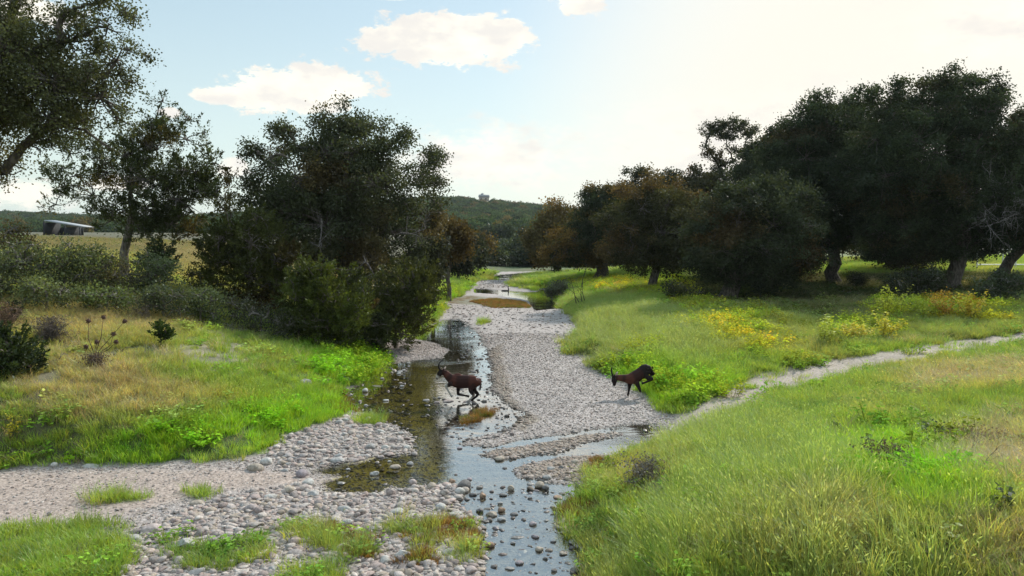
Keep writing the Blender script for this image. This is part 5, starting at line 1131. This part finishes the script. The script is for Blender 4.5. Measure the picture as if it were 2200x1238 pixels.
# ------------------------------------------------------------------ antelopes
DK = (.034, .014, .012); RD = (.078, .028, .020); BK = (.014, .009, .009); WH = (.42, .40, .36); GYB = (.16, .12, .10)
def antelope(D, chains, label, horns, ears, eyes, tail, feet_px):
    """chains: list of (side offset, [(px,py,rad_vertical_px,rad_lateral_px,colour)...]) ; a body in 3-D at depth D, sides spread along Y"""
    pm = 1/F*D
    V = []; Qs = []; n0 = 0; S = []
    for sy, pts in chains:
        P = np.array([at(p[0], p[1], D) for p in pts]); 
        sy_ = np.broadcast_to(np.asarray(sy, float), (len(pts),)) if not isinstance(sy, (int, float)) else np.full(len(pts), float(sy))
        P[:,1] += sy_; kf = np.array([1.4 if p[2] < 4.5 else 1.0 for p in pts]); rv = np.array([p[2] for p in pts])*pm*kf; rl = np.array([p[3] for p in pts])*pm*kf
        # resample smoothly
        t0 = np.arange(len(P)); tt = np.linspace(0, len(P)-1, (len(P)-1)*6+1)
        def cr_(a):
            a = np.asarray(a, float); out = []
            for x in tt:
                i_ = min(int(x), len(P)-2); f = x-i_; p0 = a[max(i_-1, 0)]; p1 = a[i_]; p2 = a[i_+1]; p3 = a[min(i_+2, len(P)-1)]
                out.append(.5*((2*p1)+(-p0+p2)*f+(2*p0-5*p1+4*p2-p3)*f*f+(-p0+3*p1-3*p2+p3)*f**3))
            return np.array(out)
        PP_ = cr_(P); RV = np.maximum(cr_(rv), .006); RL = np.maximum(cr_(rl), .006)
        CC = np.array([np.array(pts[int(round(x))][4]) for x in tt])
        T = np.gradient(PP_, axis=0); T[:,1] = 0; T /= np.linalg.norm(T, axis=1)[:,None]+1e-9; A_ = np.stack([-T[:,2], 0*T[:,0], T[:,0]], 1); Bv = np.array([0, 1., 0])
        m = 12; th_ = np.arange(m)/m*2*np.pi
        R_ = PP_[:,None]+A_[:,None]*(np.sin(th_)[None,:,None]*RV[:,None,None])+Bv*(np.cos(th_)[None,:,None]*RL[:,None,None])
        k_ = len(PP_); V.append(R_.reshape(-1, 3)); i_ = np.arange(k_-1)[:,None]*m; j_ = np.arange(m)[None]; j2 = (j_+1) % m
        Qs.append(np.stack([i_+j_, i_+j2, i_+m+j2, i_+m+j_], -1).reshape(-1, 4)+n0)
        V.append(PP_[[0, -1]]); base_ = n0+k_*m
        Qs.append(np.array([(base_, (a_+1) % m+n0, a_+n0, base_) for a_ in range(m)])[:, :3]); Qs.append(np.array([(base_+1, n0+(k_-1)*m+a_, n0+(k_-1)*m+(a_+1) % m) for a_ in range(m)]))
        n0 += k_*m+2; S.append(np.column_stack([PP_, CC, RV]))
    tmp = mk('body_src', np.concatenate(V), [q for q in Qs if q.shape[1] == 4]+[q for q in Qs if q.shape[1] == 3], None)
    md = tmp.modifiers.new('r', 'REMESH'); md.mode = 'VOXEL'; md.voxel_size = .011
    ms = tmp.modifiers.new('s', 'SMOOTH'); ms.factor = .35; ms.iterations = 2
    dg = bpy.context.evaluated_depsgraph_get(); me = bpy.data.meshes.new_from_object(tmp.evaluated_get(dg)); bpy.data.objects.remove(tmp)
    root = at(feet_px[0], feet_px[1], D); e = empty('antelope', root); tag(e, label, 'antelope', 'antelopes crossing the creek')
    co_ = np.empty(len(me.vertices)*3, np.float32); me.vertices.foreach_get('co', co_); co_ = co_.reshape(-1, 3)
    SS = np.concatenate(S); d_ = (((co_[:,None]-SS[None,:,:3])**2).sum(-1))/(SS[None,:,6]**2+1e-4); kk = np.argsort(d_, 1)[:, :3]; cw = SS[kk][:, :, 3:6].mean(1)
    ctop = np.zeros(len(co_))
    a_ = me.attributes.new('col', 'FLOAT_COLOR', 'POINT'); c4 = np.ones((len(co_), 4), np.float32); c4[:, :3] = cw; a_.data.foreach_set('color', c4.ravel())
    co_ -= np.array(root, np.float32); me.vertices.foreach_set('co', co_.ravel()); me.polygons.foreach_set('use_smooth', np.ones(len(me.polygons), bool)); me.materials.clear(); me.materials.append(FUR); me.update()
    o = bpy.data.objects.new('body', me); COL.objects.link(o); o.parent = e
    for sy, pts in horns:
        mb = MB(); P = [at(a, b, D)+np.array([0, s2, 0]) for a, b, s2 in [(q[0], q[1], sy*q[2]) for q in pts]]
        P = np.array(P); f = np.linspace(0, 1, 22); Pi = np.stack([np.interp(f, np.linspace(0, 1, len(P)), P[:,k]) for k in range(3)], 1)
        Pi[1:-1] = (Pi[:-2]+Pi[1:-1]*2+Pi[2:])/4
        rd = np.linspace(.024, .005, 22)*(1+.12*(np.arange(22) % 2)); mb.tube(Pi, rd, 8, (.02, .017, .016)); mb.build('horn', FUR, e, smooth=True)
    for sy, (a, b), (a2, b2) in ears:
        p, q = at(a, b, D)+[0, sy*.05, 0], at(a2, b2, D)+[0, sy*.11, 0]; mb = MB(); V_, T_ = ICO2; ax = (q-p); L_ = np.linalg.norm(ax); ax /= L_; s1 = np.cross(ax, [0, 1, 0]); s1 /= np.linalg.norm(s1); s2 = np.cross(ax, s1)
        Vx = (p+q)/2+V_[:, :1]*ax*L_*.55+V_[:, 1:2]*s1*.026+V_[:, 2:]*s2*.012; mb.add(Vx, None, T_, (.36, .30, .25)); mb.build('ear', FUR, e, smooth=True)
    for sy in (-1, 1):
        mb = MB(); V_, T_ = ICO2; p = at(*eyes, D)+[0, sy*.052, 0]; mb.add(V_*.014+p, None, T_, (.01, .01, .01)); mb.build('eye', flatmat('eye_dark', (.01, .01, .01), .1), e, smooth=True)
    mb = MB(); P = [at(a, b, D) for a, b in tail]; mb.tube(P, np.linspace(.022, .010, len(P)), 7, DK)
    m = 120; f = rr_.uniform(.5, 1, m); Pt = np.array(P); Ti = np.stack([np.interp(f, np.linspace(0, 1, len(Pt)), Pt[:,k]) for k in range(3)], 1); mb.leaves(Ti+rr_.normal(0, .012, (m, 3)), np.tile(Pt[-1]-Pt[-2], (m, 1))/.05+rr_.normal(0, .5, (m, 3)), rr_.normal(size=(m, 3)), .06, .008, BK); mb.build('tail', FUR, e)
    return e
D1 = 18.7
antelope(D1, [
 (0, [(1030,815,5,4,RD),(1026,819,11,9,RD),(1016,820,14,10,RD),(1002,820,15,11,DK),(988,820,15.5,11,DK),(976,817,14,9.5,RD),(967,812,10,7,DK),(960,805,8,5.5,RD),(954,799,6.5,4.8,DK)]),
 (0, [(990,808,5,4,RD),(982,808,6,4,RD),(974,811,5,4,RD)]),
 (0, [(956,797,5.5,4.5,DK),(949,798,5.2,4.3,BK),(945,803,4.2,3.4,BK),(941,809,2.9,2.5,WH),(938,814,2.0,2.0,BK)]),
 ([-.05,-.09,-.09,-.09,-.09,-.09], [(972,820,7,4,DK),(966,825,3.6,2.6,BK),(959,828,2.3,2.2,WH),(963,837,1.5,1.5,WH),(969,847,1.6,1.6,WH),(972,851,2,1.8,BK)]),
 ([.05,.09,.09,.09,.09,.09], [(981,822,8,4,DK),(984,832,3.8,2.8,BK),(983.5,844,2.4,2.2,BK),(985,849,2.2,2,BK),(997,851.5,1.5,1.5,BK),(1008,854,1.9,1.7,BK)]),
 ([.05,.08,.09,.09,.09,.09], [(1022,822,11,6,DK),(1018,833,6.5,4,DK),(1020,842,3.5,2.6,BK),(1026,849,2.4,2,BK),(1018,858,1.6,1.6,BK),(1008,864,2,1.8,BK)]),
 ([-.04,-.07,-.08,-.08,-.08,-.08], [(1018,824,10,6,DK),(1011,835,5,3.6,DK),(1014,842,3.2,2.5,BK),(1018,848,2.2,2,GYB),(1010,857,1.5,1.5,WH),(1001,864,2,1.8,GYB)]),
], 'dark reddish antelope wading left through the creek with a raised foreleg', [(s2, [(946,794,.025),(942.5,788,.04),(943,782,.055),(948,776,.06),(952,773,.05)]) for s2 in (-1, 1)],
 [(-1, (950,794), (949,788)), (1, (953,795), (957,790))], (946,800), [(1030,814),(1034,820),(1033,828),(1031,836)], (1005, 866))
D2 = float(ground(1352, 854)[1])
antelope(D2, [
 (0, [(1399,789,5,4,(.20,.11,.07)),(1394,792,10,7,BK),(1386,795,13,9.5,BK),(1377,802,13,10,DK),(1368,808,13.5,10.5,DK),(1358,813,13,10,RD),(1350,814,11,8,RD),(1341,813,8.5,6.5,DK),(1332,812,7.2,5.2,RD),(1324,811,6,4.6,DK)]),
 (0, [(1326,809,5.5,4.5,DK),(1320,811,5.4,4.4,BK),(1320,818,4.4,3.6,BK),(1320,824,3.0,2.6,BK),(1319,829,2.3,2.2,BK)]),
 ([.05,.08,.08,.08,.08,.08], [(1355,818,8,4.5,DK),(1354,826,4,2.8,BK),(1353,835,2.3,2.1,BK),(1351.5,844,1.7,1.6,BK),(1350,850,1.8,1.7,BK),(1349.5,852,2.2,2,BK)]),
 ([-.05,-.08,-.08,-.08,-.08,-.08], [(1364,816,8,4.5,DK),(1369,826,3.6,2.7,BK),(1373.5,836,2.2,2.1,BK),(1376,845,1.6,1.6,WH),(1377.5,852,1.8,1.7,WH),(1378,854,2.2,2,BK)]),
 ([-.05,-.08,-.09,-.09,-.09,-.09], [(1387,797,11,6,BK),(1387,806,6.5,4,BK),(1393,811,3.6,2.6,BK),(1400,813,2.4,2.1,BK),(1388,819,1.7,1.6,BK),(1377,823,1.9,1.7,BK),][:6]),
 ([.05,.08,.09,.09,.09], [(1390,797,9,5,BK),(1395,802,4.5,3,BK),(1401,803,2.6,2.2,BK),(1406,805,1.9,1.8,BK),(1392,813,1.7,1.6,GYB)]),
], 'dark antelope bounding off the right bank with its rump high and hind legs tucked', [(s2, [(1317,808,.025),(1314.5,802,.04),(1313.5,796,.05),(1314.5,789,.055)]) for s2 in (-1, 1)],
 [(-1, (1322,806), (1324,799)), (1, (1324,807), (1328,801))], (1318,814), [(1401,788),(1403,792),(1402,797),(1401,801)], (1360, 854))
#HAZE
# ------------------------------------------------------------------ haze
hzm = bpy.data.materials.new('haze'); hzm.use_nodes = True; hzm.node_tree.nodes.clear()
pv = hzm.node_tree.nodes.new('ShaderNodeVolumePrincipled'); pv.inputs['Color'].default_value = (.86,.92,1,1); pv.inputs['Density'].default_value = .00012; pv.inputs['Anisotropy'].default_value = .2
ho = hzm.node_tree.nodes.new('ShaderNodeOutputMaterial'); hzm.node_tree.links.new(pv.outputs[0], ho.inputs['Volume'])
mb = MB(); mb.box((-2600,-60,-5),(2600,4700,70)); tag(mb.build('haze', hzm), 'thin pale haze in the air over the whole valley', kind='stuff')
